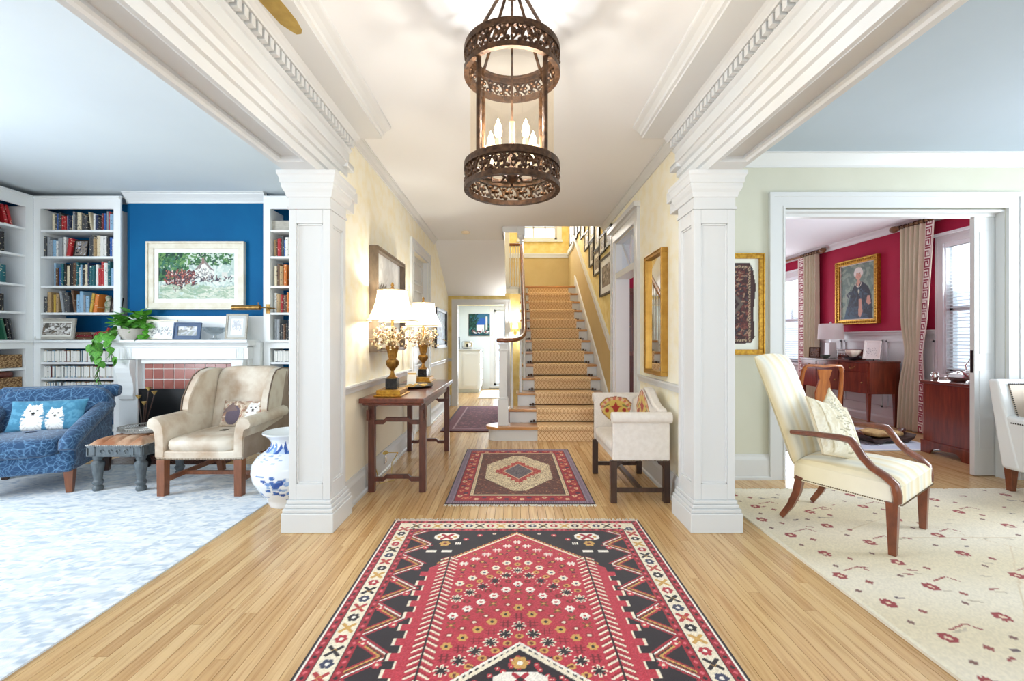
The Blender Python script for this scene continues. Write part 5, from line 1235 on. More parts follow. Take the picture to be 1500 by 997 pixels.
m=MB(); m.lathe([(.0,0),(.05,.002),(.055,.012),(.02,.02),(.016,.05),(.06,.07),(.10,.10),(.118,.135),(.113,.135),(.09,.10),(.05,.075),(0,.07)],n=28,cap=False); pane_mat('clear_glass',(236,240,242),.16); o=m.build('glass_bowl','clear_glass',smooth=50); o.location=(-3.17,4.66,1.2255); tag(o,'clear footed glass bowl between the frames on the mantel','bowl')
# plant
pl=thing('potted_pothos','trailing green pothos in pale stone pot on the mantel','plant',(-4.04,4.68,1.2255))
mat('stone_pot',(206,200,190),.75,col2=(188,180,170),vs=14); MB().lathe([(.085,0),(.10,.01),(.135,.07),(.14,.12),(.132,.12),(.12,.10),(0,.095)],n=28,cap=False).build('pot','stone_pot',pl,smooth=50)
mat('leaf_green',(62,138,44),.4,col2=(112,182,64),vs=8); mat('vine_green',(92,140,60),.6)
lf=MB(); L=[(0,0),(.34,.16),(.40,.40),(.25,.72),(0,1.0),(-.25,.72),(-.40,.40),(-.34,.16)]
lf.add([(0,.35,.06)]+[(x,y,-.02-.10*abs(x)-.12*(y-.4)**2) for x,y in L],[(0,i+1,(i+1)%8+1) for i in range(8)]); leaf0=None; rg=random.Random(12)
def leaf(p,s,rx,rz):
    global leaf0
    if leaf0 is None: o=leaf0=lf.build('leaf','leaf_green',pl,smooth=60)
    else: o=leaf0.copy(); COL.objects.link(o)
    o.location=p; o.scale=(s,s,s); o.rotation_euler=(rx,rg.uniform(-.4,.4),rz)
for k in range(135):
    a=rg.uniform(0,6.283); r=rg.uniform(.01,.20); z=.11+rg.uniform(0,.24)*(1-r/.32)
    if math.sin(a)*r>.11: continue
    leaf((r*math.cos(a),r*math.sin(a)*.85,z),rg.uniform(.08,.115),R(rg.uniform(-60,30)),a-R(90))
v=MB(); paths=[[(-.10,-.08,.10),(-.20,-.15,.06),(-.25,-.17,-.08),(-.22,-.16,-.22),(-.24,-.17,-.36),(-.20,-.17,-.46)],[(-.08,-.10,.10),(-.12,-.17,.02),(-.10,-.18,-.12),(-.04,-.18,-.20)],[(-.12,-.06,.11),(-.26,-.12,.08),(-.30,-.16,-.02),(-.29,-.17,-.14)]]
for pth in paths:
    v.tube(pth,.004,5)
    for i in range(len(pth)-1):
        for q in (.2,.6,.95):
            p=Vector(pth[i]).lerp(Vector(pth[i+1]),q); leaf(p,rg.uniform(.07,.105),R(-70+rg.uniform(-20,20)),R(180+rg.uniform(-80,80)))
v.build('vine','vine_green',pl,smooth=60)
for k in range(10): leaf((.13+rg.uniform(-.02,.05),-.06+rg.uniform(-.05,.06),.02+.02*k*.5),.075,R(-50),R(180+rg.uniform(-60,60)))
# picture light arm lamp
t=thing('brass_reading_lamp','brass swing arm lamp reaching from the bookcase across the painting','lamp',(-2.66,4.77,1.565)); MB().box(-.02,.02,-.008,0,-.05,.05).build('wall_plate','brass',t); MB().tube([(0,-.005,0),(.10,-.05,0),(.09,-.16,0),(.02,-.19,0)],.006,8).build('arm','brass',t,smooth=50)
m=MB(); m.tube([(-.27,-.19,0),(.02,-.19,0)],.026,14); m.tube([(.0,-.19,.02),(.0,-.19,.055)],.005,6); m.build('shade','brass',t,smooth=40)

# ------------------------------------------------------------------ wingback chair
mat('worn_leather',(218,207,190),.5,col2=(178,150,122),vs=4.5,lo=.42,hi=.72,bmp=.1,bs=80)
mat('side_leather',(160,142,126),.55,col2=(138,118,102),vs=6,bmp=.1,bs=80); mat('welt',(112,92,76),.5)
wc=thing('wingback_chair','worn tan leather wingback armchair in front of the fireplace','armchair',(-2.43,3.76,.0085))
for sx in (-1,1):
    MB().taper(sx*.300,-.34,0,.285,.058,.062).build('leg','leg_wood',wc,bevel=.004); MB().taper(sx*.285,.33,0,.285,.05,.056,dy=-.05).build('leg','leg_wood',wc,bevel=.004)
    MB().box(sx*.295-.012,sx*.295+.012,-.31,.30,.10,.135).build('stretcher','leg_wood',wc)
MB().box(-.285,.285,-.14,-.115,.103,.132).build('stretcher','leg_wood',wc); MB().box(-.27,.27,.30,.32,.17,.20).build('stretcher','leg_wood',wc)
m=MB(); m.box(-.335,.335,-.37,.30,.28,.355); m.build('seat_rail','worn_leather',wc,bevel=.015)
MB().sq((0,-.07,.395),(.275,.315,.062),.28,.45,28,12).build('seat_cushion','worn_leather',wc,smooth=50)
nl=MB()
for k in range(56): nl.sq((-.33+k*.012,-.371,.292),(.0045,.003,.0045),1,1,6,4)
o=nl.build('nailheads','nailhead',wc); o['kind']='stuff'
ap=[(.270,.30),(.272,.48),(.285,.56),(.315,.605),(.355,.618),(.392,.60),(.405,.565),(.392,.535),(.365,.53),(.348,.51),(.338,.44),(.336,.30)]
for s in (-1,1):
    m=MB(); n=9
    def arm_fn(ap=ap,s=s):
        vs=[];fs=[]; N_=len(ap); ys=[-.375,-.365,-.25,-.1,.05,.22]
        for j,y in enumerate(ys):
            k_= .94 if j==0 else 1; zo=.0 if y<-.2 else .02*(y+.2)
            for x,z in ap: vs.append((s*(.335+(x-.335)*k_- (.02*max(0,y+.1))),y,.45+(z-.45)*k_+zo*(z>.5)))
        for j in range(len(ys)-1):
            for i in range(N_): fs.append((j*N_+i,j*N_+(i+1)%N_,(j+1)*N_+(i+1)%N_,(j+1)*N_+i))
        fs.append(tuple(range(N_))); fs.append(tuple(range(len(ys)*N_-1,(len(ys)-1)*N_-1,-1)))
        if s>0: fs=[tuple(reversed(f)) for f in fs]
        return vs,fs
    m.add(*arm_fn()); a=m.build('arm','worn_leather',wc,smooth=50)
    pr=[(-.02,.55),(-.07,.63),(-.055,.72),(-.005,.82),(.05,.905),(.12,.95),(.22,.965),(.33,.955),(.30,.55)]
    w=MB()
    def wing(s=s,pr=pr):
        vs=[];fs=[];N_=len(pr)
        for xi,k_ in ((.270,1),(.278,1.0),(.325,1.0),(.332,1)):
            e=.012 if xi in (.270,.332) else 0
            for y,z in pr:
                cy,cz=.15,.75; yy=cy+(y-cy)*(1-e*4); zz=cz+(z-cz)*(1-e*2.2); fl=max(0,.12-y)*.16
                vs.append((s*(xi+fl+.015*(z-.55)),yy,zz))
        for j in range(3):
            for i in range(N_): fs.append((j*N_+i,(j+1)*N_+i,(j+1)*N_+(i+1)%N_,j*N_+(i+1)%N_))
        fs.append(tuple(range(N_))); fs.append(tuple(range(4*N_-1,3*N_-1,-1)))
        if s<0: fs=[tuple(reversed(f)) for f in fs]
        return vs,fs
    w.add(*wing()); wo=w.build('wing',['worn_leather'],wc,smooth=35)
    for p in range(len(wo.data.polygons)): pass
    MB().tube([(s*(.334+max(0,.12-y)*.16+.015*(z-.55)),y-.002,z) for y,z in pr[:-1]],.006,6).build('welt','welt',wo,smooth=50)
    m=MB(); m.prism([(-.36,.29),(.33,.29),(.345,.60),(.30,.93),(.10,.90),(.0,.60),(-.34,.52)],s*.3365,s*.3405,'x'); m.build('side_panel','side_leather',wc)
m=MB(); m.T=Matrix(((1,0,0,0),(0,1,.22,-.145),(0,0,1,0),(0,0,0,1))); m.sq((0,.27,.66),(.280,.075,.315),.3,.32,28,16); m.build('back','worn_leather',wc,smooth=50)
m=MB(); m.T=Matrix(((1,0,0,0),(0,1,.22,-.145),(0,0,1,0),(0,0,0,1))); m.box(-.325,.325,.335,.35,.29,.95); m.build('back_panel','side_leather',wc,bevel=.006)
def pillow_fn(w,h,t,sgn=1):
    def fn(X,Y):
        u=X/w*2-1; v=Y/h*2-1; p=t*np.sqrt(np.clip(1-np.abs(u)**2.6,0,1))*np.sqrt(np.clip(1-np.abs(v)**2.6,0,1))
        return ((u*(1-.05*(1-v*v)*0-.06*(1-np.abs(v)**2)))*w/2, -sgn*p, (v*(1-.06*(1-np.abs(u)**2)))*h/2)
    return fn
def pillow(name,label,loc,rot,cv,t,back,cat='pillow',parent=None,trim=None):
    r=thing(name,label,cat,loc); r.rotation_euler=rot
    f=grid_mesh('front',cv,'print_cloth',r,fn=pillow_fn(cv.w,cv.h,t)); b=Cv(cv.w,cv.h,cv.w/22,back); grid_mesh('back',b,'print_cloth',r,fn=pillow_fn(cv.w,cv.h,t,-1))
    if trim:
        w,h=cv.w,cv.h; P_=[]
        for k in range(80):
            s=k/80*4; e=int(s); q=s-e; u,v=[(-1+2*q,-1),(1,-1+2*q),(1-2*q,1),(-1,1-2*q)][e]; P_.append((u*(1-.06*(1-v*v))*w/2,0,v*(1-.06*(1-u*u))*h/2))
        MB().tube(P_+[P_[0]],.006,6,cap=False).build('piping',trim,r,smooth=60)
    return r
def dog(cv,x,y,s,flip=1):
    W1,G1,K=(240,238,232),(206,202,196),(36,34,34)
    cv.disc(x,y-.055*s,.062*s,W1,ry=.075*s); cv.disc(x,y+.045*s,.056*s,W1,ry=.052*s); cv.poly([(x-.05*s,y+.07*s),(x-.038*s,y+.118*s),(x-.015*s,y+.09*s)],W1); cv.poly([(x+.05*s,y+.07*s),(x+.038*s,y+.118*s),(x+.015*s,y+.09*s)],W1)
    for k in range(46): a=k*.55; cv.line(x+.045*s*math.cos(a),y-.01*s+.08*s*math.sin(a),x+.068*s*math.cos(a),y-.01*s+.11*s*math.sin(a),.006*s,W1 if k%3 else G1)
    cv.disc(x-.020*s,y+.055*s,.007*s,K); cv.disc(x+.020*s,y+.055*s,.007*s,K); cv.disc(x,y+.032*s,.011*s,K); cv.line(x-.012*s,y+.015*s,x+.012*s,y+.015*s,.004*s,(120,110,108))
cv=Cv(.42,.24,.005,(198,180,158)); cv.strokes(200,[(186,164,140),(214,198,178),(150,120,100),(176,130,110)],.01,.02); cv.disc(.12,.10,.07,(96,84,96),ry=.09); cv.poly([(.0,.12),(.10,.22),(.16,.14)],(120,100,96)); dog(cv,.30,.115,.95); cv.grain(.06)
pillow('dog_pillow','small cushion printed with a white terrier on the wingback chair',(-2.37,3.88,.572),(R(-22),0,0),cv,.045,(198,180,158))

# ------------------------------------------------------------------ blue club chair
def damask(name,c1,c2):
    m,nt,b=_new(name); tc=N(nt,'ShaderNodeTexCoord'); n=N(nt,'ShaderNodeTexNoise'); n.inputs['Scale'].default_value=7; n.inputs['Detail'].default_value=1; nt.links.new(tc.outputs['Object'],n.inputs['Vector'])
    mx=N(nt,'ShaderNodeVectorMath',operation='MULTIPLY_ADD'); nt.links.new(n.outputs['Color'],mx.inputs[0]); mx.inputs[1].default_value=(.16,.16,.16); nt.links.new(tc.outputs['Object'],mx.inputs[2])
    v=N(nt,'ShaderNodeTexVoronoi',feature='DISTANCE_TO_EDGE'); v.inputs['Scale'].default_value=11; nt.links.new(mx.outputs[0],v.inputs['Vector'])
    v2=N(nt,'ShaderNodeTexVoronoi',feature='DISTANCE_TO_EDGE'); v2.inputs['Scale'].default_value=24; nt.links.new(mx.outputs[0],v2.inputs['Vector'])
    a=ramp(nt,v.outputs['Distance'],[(.012,c2),(.05,c1)]); a2=ramp(nt,v2.outputs['Distance'],[(.03,(92,134,170)),(.09,c1)])
    c=mixc(nt,.45,a,a2); nt.links.new(c,b.inputs['Base Color']); b.inputs['Roughness'].default_value=.85; b.inputs['Sheen Weight'].default_value=.25; bump(nt,b,noise(nt,200),.2,.004)
damask('blue_damask',(26,66,104),(96,138,174))
bc=thing('club_chair','low blue damask club chair with rolled back and arms','armchair',(-3.985,3.67,.0085),R(23))
for sx in (-1,1):
    for sy in (-1,1): MB().taper(sx*.345,sy*.335-(0 if sy<0 else .03),0,.18,.04,.062).build('leg','leg_wood' if sy<0 else 'dark_wood',bc,bevel=.004)
MB().box(-.375,.375,-.395,.33,.17,.325).build('base','blue_damask',bc,bevel=.03,seg=3)
MB().sq((0,-.09,.375),(.295,.345,.085),.3,.45,30,14).build('seat_cushion','blue_damask',bc,smooth=50)
for s in (-1,1):
    m=MB(); m.prism([(-.38,.20),(.33,.20),(.33,.60),(.15,.555),(-.05,.50),(-.22,.44),(-.35,.40),(-.385,.36)],s*.285,s*.385,'x'); a=m.build('arm','blue_damask',bc,bevel=.035,seg=3)
    MB().tube([(s*.345,-.385,.345),(s*.345,-.36,.395),(s*.345,-.24,.445),(s*.345,-.05,.51),(s*.345,.15,.57),(s*.345,.32,.62)],[.050,.062,.066,.066,.064,.06],14).build('arm_roll','blue_damask',a,smooth=50)
m=MB(); m.T=Matrix(((1,0,0,0),(0,1,.28,-.154),(0,0,1,0),(0,0,0,1))); m.sq((0,.275,.55),(.385,.10,.24),.3,.42,30,16); b_=m.build('back','blue_damask',bc,smooth=50)
MB().tube([(-.415,.385,.735),(-.39,.385,.737),(.39,.385,.737),(.415,.385,.735)],[.045,.06,.06,.045],16).build('back_roll','blue_damask',b_,smooth=50)
cv=Cv(.50,.27,.005,(78,140,170)); cv.strokes(150,[(70,130,160),(92,152,180)],.012,.03); dog(cv,.17,.105,1.12); dog(cv,.32,.085,.92); cv.grain(.05)
pillow('dog_pillow','blue velvet cushion printed with two white dogs on the club chair',(-3.955,3.725,.585),(R(-24),0,R(23)),cv,.05,(78,140,170))

# ------------------------------------------------------------------ carved ottoman with tray
wood('grey_paint',(74,82,86),(104,112,116),.5,8,(6,6,2),.1); ot=thing('tufted_ottoman','grey carved ottoman with tufted tan leather top','ottoman',(-3.175,3.74,.0085))
lp=[(.030,0),(.036,.01),(.036,.03),(.026,.045),(.036,.06),(.040,.075),(.028,.09),(.034,.15),(.044,.205),(.044,.225),(.026,.245),(.034,.262),(.034,.285)]
for sx in (-1,1):
    for sy in (-1,1): MB().lathe(lp,sx*.175,sy*.205,0,18).build('leg','grey_paint',ot,smooth=40)
m=MB(); m.box(-.225,.225,-.255,.255,.283,.37); m.build('frame','grey_paint',ot,bevel=.004)
m=MB()
def relief(mb,axis,o,L):
    def put(a0,a1,z0,z1,d):
        mb.box(a0,a1,min(o,o+d),max(o,o+d),z0,z1) if axis=='y' else mb.box(min(o,o+d),max(o,o+d),a0,a1,z0,z1)
    sg=.006 if o>0 else -.006
    for s in (-1,1):
        for a0,a1,z0,z1 in ((L-.075,L-.065,.295,.36),(L-.018,L-.008,.295,.36),(L-.075,L-.008,.29,.298),(L-.075,L-.008,.355,.363)): put(min(s*a0,s*a1),max(s*a0,s*a1),z0,z1,sg)
    put(-L+.09,L-.09,.29,.297,sg); put(-L+.09,L-.09,.355,.362,sg)
    n=4
    for k in range(n):
        c=(-L+.13)+k*(2*L-.26)/(n-1); pts=[]
        for q in range(9): th=q/8*4.7; r=.018-.001*q; pts.append((c+r*math.cos(th),.326+r*math.sin(th)))
        mb.tube([(p[0],o+sg*.6,p[1]) if axis=='y' else (o+sg*.6,p[0],p[1]) for p in pts],.004,5)
relief(m,'y',-.255,.225); relief(m,'x',.225,.255); relief(m,'x',-.225,.255); m.build('carving','grey_paint',ot)
mat('tan_leather',(206,176,146),.45,col2=(154,96,60),vs=5,lo=.38,hi=.62)
def tuft(u,v):
    x=(u*2-1)*.222; y=(v*2-1)*.252; e=max(abs(u*2-1),abs(v*2-1)); z=.37+.062*(1-e**5)
    z-=.020*abs(math.sin(u*math.pi*3.0+math.pi/2))**10*(1-e**4)*0; z-=.022*(abs(math.cos(u*math.pi*4))**14)*(1-e**6); z-=.010*(abs(math.cos(v*math.pi*3))**16)*(1-e**6); return (x,y,z)
cu=MB(); cu.grid(tuft,48,36); c_=cu.build('cushion','tan_leather',ot,smooth=60)
nl=MB()
for k in range(30):
    for y in (-.256,.256): nl.sq((-.22+k*.01517,y,.374),(.006,.004,.006),1,1,6,4)
    for x in (-.226,.226): nl.sq((x,-.25+k*.01724,.374),(.004,.006,.006),1,1,6,4)
o=nl.build('nailheads','pewter',ot); o['kind']='stuff'
tr=thing('gallery_tray','pewter gallery tray with pierced rim on the ottoman','tray',(-3.165,3.80,.4425),R(8)); m=MB(); oc=[(.19*math.cos(a)*1.15,.16*math.sin(a)) for a in [2*math.pi*(k+.5)/8 for k in range(8)]]
m.prism(oc,0,.006,'z'); m.build('base','pewter',tr); m=MB()
m.tube([(x,y,.038) for x,y in oc+[oc[0]]],.004,6,cap=False); m.tube([(x,y,.008) for x,y in oc+[oc[0]]],.004,6,cap=False)
for i in range(8):
    a,b_=Vector(oc[i]),Vector(oc[(i+1)%8])
    for k in range(9):
        p=a.lerp(b_,k/9); q=a.lerp(b_,(k+1)/9); m.tube([(p.x,p.y,.008),(q.x,q.y,.038)],.0018,4,cap=False); m.tube([(q.x,q.y,.008),(p.x,p.y,.038)],.0018,4,cap=False)
o=m.build('rim','pewter',tr)
o=MB().box(-.10,.10,-.06,.06,0,.012); o.m=1; o.box(-.07,.07,-.03,.03,.012,.0125); o=o.build('booklet',['paper','mount_grey']); o.location=(-3.11,3.82,.4492); o.rotation_euler=(0,0,R(20)); tag(o,'white booklet lying on gallery tray','booklet')
# lotus pods in a stand by the chair
t=thing('dried_pods','dried lotus pods on dark stems between club chair and fireplace','dried flowers',(-3.55,4.20,.0)); mat('pod_gold',(190,160,90),.6,col2=(120,90,46),vs=30)
MB().lathe([(.06,.0085),(.065,.05),(.045,.14),(.028,.22),(.032,.25)],n=16).build('vase','black_metal',t,smooth=40)
for k,(dx,dz) in enumerate(((-.02,.66),(.04,.74),(.075,.70),(.015,.60))):
    s_=MB().tube([(0,0,.24),(dx*.5,0,.45),(dx*1.6,-.01,dz)],.005,6).build('stem','dark_wood',t); MB().lathe([(.004,0),(.022,.03),(.024,.036),(0,.038)],dx*1.6,-.01,dz,10,cap=False).build('pod','pod_gold',s_,smooth=40)
# floor vase
vp=[(.13,0),(.135,.012),(.15,.05),(.20,.12),(.24,.19),(.252,.25),(.245,.31),(.21,.36),(.15,.405),(.122,.44),(.118,.465),(.135,.495),(.165,.52),(.178,.53),(.176,.538)]
cv=Cv(1.6,.6,.008,(236,240,244)); rg=np.random.default_rng(4)
BL=[(70,110,180),(110,146,204),(50,86,160),(160,186,222)]
for k in range(11):
    x=.07+k*.145; cv.poly([(x-.08,.44),(x-.02,.51),(x+.01,.485),(x+.05,.53),(x+.09,.44)],BL[k%3]); cv.poly([(x-.03,.44),(x+.02,.49),(x+.05,.44)],(190,208,232))
for k in range(90): x,y=rg.uniform(0,1.6),rg.uniform(.36,.43); cv.line(x,y,x+.03,y,.006,(150,172,210))
for k in range(10):
    x,y=rg.uniform(.05,1.5),rg.uniform(.12,.33)
    for j in range(10): cv.disc(x+rg.normal(0,.045),y+rg.normal(0,.016),rg.uniform(.012,.026),BL[rg.integers(4)],ry=.012)
for k in range(24): x,y=rg.uniform(0,1.55),rg.uniform(.06,.34); cv.line(x,y,x+rg.uniform(.03,.10),y+rg.normal(0,.008),.008,BL[rg.integers(4)])
zz=np.cumsum([0]+[math.hypot(vp[i+1][0]-vp[i][0],vp[i+1][1]-vp[i][1]) for i in range(len(vp)-1)]); zz=zz/zz[-1]
def vase_fn(X,Y):
    s=Y/.6; r=np.interp(s,zz,[p[0] for p in vp]); z=np.interp(s,zz,[p[1] for p in vp]); a=-X/1.6*2*np.pi; return (r*np.cos(a),-r*np.sin(a),z)
m,nt,b=_new('porcelain'); a=N(nt,'ShaderNodeAttribute',attribute_name='Col'); nt.links.new(a.outputs['Color'],b.inputs['Base Color']); b.inputs['Roughness'].default_value=.12
t=thing('floor_vase','big blue and white porcelain vase on floor behind the column','vase',(-1.685,3.30,.001)); grid_mesh('body',cv,'porcelain',t,fn=vase_fn); mat('porcelain_white',(238,241,244),.12); MB().lathe([(.176,.538),(.168,.535),(.125,.49),(.110,.45),(.112,.42)],n=40,cap=False).build('neck','porcelain_white',t,smooth=60)
MB().lathe([(0,.002),(.128,.002)],n=40,cap=False).build('foot','porcelain_white',t)
# magazines stacked on the floor behind the vase
z=.0
for k,(c,h) in enumerate((('brown',.05),('mustard',.03),('green',.035),('cream',.03),('dark red',.04),('grey',.035),('brown',.03),('green',.03),('tan',.035),('cream',.03),('mustard',.03),('dark red',.03))):
    put_book((-2.0-.13,4.42,z+h/2+.001),h,.20,.26,c,f'{c} book {("low","midway","high","near the top")[k//3]} in the floor stack behind the vase',None,0,0,True); z+=h+.001
# ------------------------------------------------------------------ sitting room
def stripe_mat(name, stops, period, axis=0):
    m,nt,b=_new(name); tc=N(nt,'ShaderNodeTexCoord'); sp=N(nt,'ShaderNodeSeparateXYZ'); nt.links.new(tc.outputs['Object'],sp.inputs[0])
    a=N(nt,'ShaderNodeMath',operation='MULTIPLY_ADD'); a.inputs[1].default_value=1/period; a.inputs[2].default_value=50.25; nt.links.new(sp.outputs[axis],a.inputs[0]); f=N(nt,'ShaderNodeMath',operation='FRACT'); nt.links.new(a.outputs[0],f.inputs[0])
    c=ramp(nt,f.outputs[0],stops); nt.links.new(mixc(nt,.10,c,ramp(nt,noise(nt,40,(1,.2,.2)),[(.3,(180,165,130)),(.7,(255,255,250))]),'MULTIPLY'),b.inputs['Base Color']); b.inputs['Roughness'].default_value=.55; b.inputs['Sheen Weight'].default_value=.2
stripe_mat('stripe_silk',[(0,(240,234,218)),(.18,(237,225,192)),(.30,(230,212,168)),(.42,(240,234,216)),(.55,(222,220,208)),(.68,(236,230,212)),(.80,(234,218,178)),(.95,(240,234,218))],.26)
ac=thing('open_armchair','cream and gold striped armchair with curved wooden arms on ivory rug','armchair',(2.237,2.86,.0125),R(35))
for s in (-1,1):
    MB().taper(s*.305,-.275,0,.30,.036,.056).build('leg','walnut_arm',ac,bevel=.003)
    MB().tube([(s*.245,.33,.011),(s*.245,.275,.10),(s*.245,.235,.20),(s*.245,.215,.31)],[.022,.026,.030,.032],4).build('leg','walnut_arm',ac)
    pth=[(s*.285,.255,.60),(s*.300,.12,.612),(s*.318,-.03,.618),(s*.326,-.085,.612),(s*.330,-.115,.575),(s*.332,-.145,.525),(s*.333,-.19,.475),(s*.332,-.25,.440),(s*.330,-.288,.405),(s*.326,-.298,.345),(s*.322,-.298,.305)]
    a=MB().tube(pth,[.020,.022,.026,.029,.028,.027,.027,.028,.030,.030,.028],8,flat=.8).build('arm','walnut_arm',ac,smooth=50)
def seat_fn(mb,z0,z1,yf,yb,wf,wb,dome,nu=22,nv=18):
    def top(u,v):
        y=yf+(yb-yf)*v; w=wf+(wb-wf)*v; e=max(abs(u*2-1),abs(v*2-1)); return ((u*2-1)*w*(1-.03*(e>.99)),y,z1+dome*(1-abs(u*2-1)**3)*(1-abs(v*2-1)**4)-(.02 if e>.99 else 0))
    mb.grid(top,nu,nv)
    q=[(-wf,yf),(wf,yf),(wb,yb),(-wb,yb)]; mb.add([(x,y,z0) for x,y in q]+[(x*.985,y*.99,z1-.018) for x,y in q],[(3,2,1,0)]+[(i,(i+1)%4,4+(i+1)%4,4+i) for i in range(4)])
m=MB(); seat_fn(m,.285,.415,-.315,.25,.325,.262,.045); m.build('seat','stripe_silk',ac,smooth=40)
def back_fn(sg):
    def fn(u,v):
        x=(u*2-1)*(.262-.0*v); z=.36+.73*v+.02*(1-(u*2-1)**2)*v; y=.245+.235*v+.03*v*v; e=max(abs(u*2-1)**6,abs(v*2-1)**6); return (x*(1-.03*e),y-sg*.05*(1-e)+(.012*sg if False else 0),z)
    return fn
m=MB(); m.grid(back_fn(1),20,26); g_=back_fn(-1); m.grid(lambda u,v: g_(1-u,v),20,26); m.build('backrest','stripe_silk',ac,smooth=50)
nl=MB()
for k in range(48): t_=k/47; nl.sq((-.327+t_*.062,-.315+t_*.56,.295),(.004,.005,.004),1,1,6,4)
for k in range(50): nl.sq((-.32+k*.0131,-.319,.295),(.005,.004,.004),1,1,6,4)
o=nl.build('nailheads','nailhead',ac); o['kind']='stuff'
cv=Cv(.40,.38,.008,(232,224,200)); cv.strokes(160,[(224,214,186),(238,232,212)],.01,.03,asp=5,ang=1.4)
for x in (.07,.33): cv.line(x,0.02,x-.02,.36,.010,(190,174,136))
for k in range(26): cv.line(.20+.05*math.sin(k),.02+k*.0135,.26+.05*math.sin(k*1.7),.03+k*.0135,.006,(170,160,130))
cv.grain(.05)
def at(lx,ly): c,s=math.cos(R(35)),math.sin(R(35)); return (2.237+lx*c-ly*s,2.86+lx*s+ly*c)
p=at(-.10,.07); pillow('silk_pillow','cream silk cushion with corded edge leaning in the striped armchair',(*p,.635),(R(-26),R(14),R(20)),cv,.06,(228,220,196),trim='shade_trim')
p=at(.10,.12); pillow('silk_pillow','second cream silk cushion tucked behind the corded one in the striped armchair',(*p,.645),(R(-22),R(-18),R(45)),cv,.05,(228,220,196),trim='shade_trim')
# white chair at the doorway
mat('white_linen',(234,236,236),.85,bmp=.12,bs=260); mat('nail_dark',(70,66,64),.4,metal=.7); mat('beige_linen',(214,200,184),.85,bmp=.12,bs=260)
wh=thing('nailhead_armchair','white upholstered armchair with dark nailhead trim beside the wide doorway','armchair',(4.36,3.20,.0))
for sx in (-1,1):
    for sy in (-1,1): MB().taper(sx*.35,sy*.31,.0125,.20,.04,.06).build('leg','walnut_arm',wh,bevel=.004)
MB().box(-.36,.36,-.34,.30,.19,.34).build('base','white_linen',wh,bevel=.02,seg=3); MB().sq((0,-.04,.41),(.29,.33,.085),.3,.45).build('seat_cushion','white_linen',wh,smooth=50)
for s in (-1,1):
    m=MB(); m.prism([(-.35,.19),(.335,.19),(.40,.64),(.20,.605),(-.30,.585),(-.36,.55)],s*.30,s*.40,'x'); a=m.build('arm','white_linen',wh,bevel=.025,seg=3); nl=MB()
    for k in range(40): nl.sq((s*.402,-.34+k*.0155,.565),(.003,.006,.006),1,1,6,4)
    for k in range(24): nl.sq((s*.402,-.345,.21+k*.0148),(.003,.006,.006),1,1,6,4)
    o=nl.build('nailheads','nail_dark',a); o['kind']='stuff'
m=MB(); m.prism([(.20,.20),(.335,.20),(.44,.90),(.36,.905)],-.405,.405,'x'); b_=m.build('back','white_linen',wh,bevel=.02,seg=3)
m=MB(); m.prism([(.245,.48),(.255,.48),(.352,.862),(.340,.862)],-.33,.33,'x'); m.build('inner_back','beige_linen',b_)
nl=MB()
for k in range(46): nl.sq((-.335+k*.0149,.338,.868),(.006,.005,.006),1,1,6,4)
for k in range(26):
    for s in (-1,1): nl.sq((s*.335,.241+k*.00388,.48+k*.0152),(.006,.005,.006),1,1,6,4)
o=nl.build('nailheads','nail_dark',b_); o['kind']='stuff'
cv=Cv(.42,.34,.01,(214,202,186)); cv.strokes(120,[(206,192,174),(226,216,202)],.02,.04); pillow('linen_pillow','beige linen cushion on the white nailhead armchair',(4.22,3.36,.665),(R(-18),0,0),cv,.06,(214,202,186))
# framed textile
cv=Cv(.5,.72,.006,(228,230,220)); cv.poly([(.02,.03),(.44,.05),(.47,.10),(.46,.3),(.48,.5),(.455,.64),(.43,.69),(.02,.685)],(64,44,44)); cv.strokes(900,[(96,52,50),(50,38,42),(120,70,62),(60,60,66),(84,44,46),(150,120,100)],.006,.012,(.03,.43,.06,.66))
for k,d_ in enumerate((.16,.13,.10,.06)): cv.dia(.22,.36,d_,((96,86,80),(60,44,46),(120,100,88),(70,50,50))[k],ry=d_*1.3)
for k in range(28): cv.cross(.43,.07+k*.0215,.010,(170,150,124)); cv.cross(.05,.07+k*.0215,.010,(170,150,124))
for k in range(16): cv.cross(.07+k*.022,.07,.010,(170,150,124)); cv.cross(.07+k*.022,.655,.010,(170,150,124))
framed('framed_textile','antique dark red rug fragment in gold frame on the sage wall',(1.885,3.849,1.54),0,.65,.885,.045,.03,'gold_leaf',cv)

# ------------------------------------------------------------------ dining room
bf=thing('sideboard','bow fronted mahogany sideboard under the portrait','sideboard',(5.165,6.82,0))
def bow(y): return -.175-.075*math.cos(math.pi*y/1.46)
ys=[-.72+1.44*k/24 for k in range(25)]
MB().prism([(bow(y)+.006,y) for y in ys]+[(.25,.72),(.25,-.72)],.47,.905,'z').build('carcase','mahogany',bf)
MB().prism([(bow(y)-.015,y*1.02) for y in ys]+[(.255,.735),(.255,-.735)],.905,.93,'z').build('top','mahogany_y',bf,bevel=.004)
def bowpanel(y0,y1,z0,z1,nm):
    m=MB(); n=8; v=[];f=[]
    for k in range(n+1):
        y=y0+(y1-y0)*k/n; x=bow(y); v+=[(x-.006,y,z0),(x-.006,y,z1),(x+.006,y,z0),(x+.006,y,z1)]
    for k in range(n): a=4*k; f+=[(a,a+1,a+5,a+4),(a+1,a+3,a+7,a+5),(a,a+4,a+6,a+2)]
    f+=[(0,2,3,1),(4*n,4*n+1,4*n+3,4*n+2)]; m.add(v,f); return m.build(nm,'mahogany',bf)
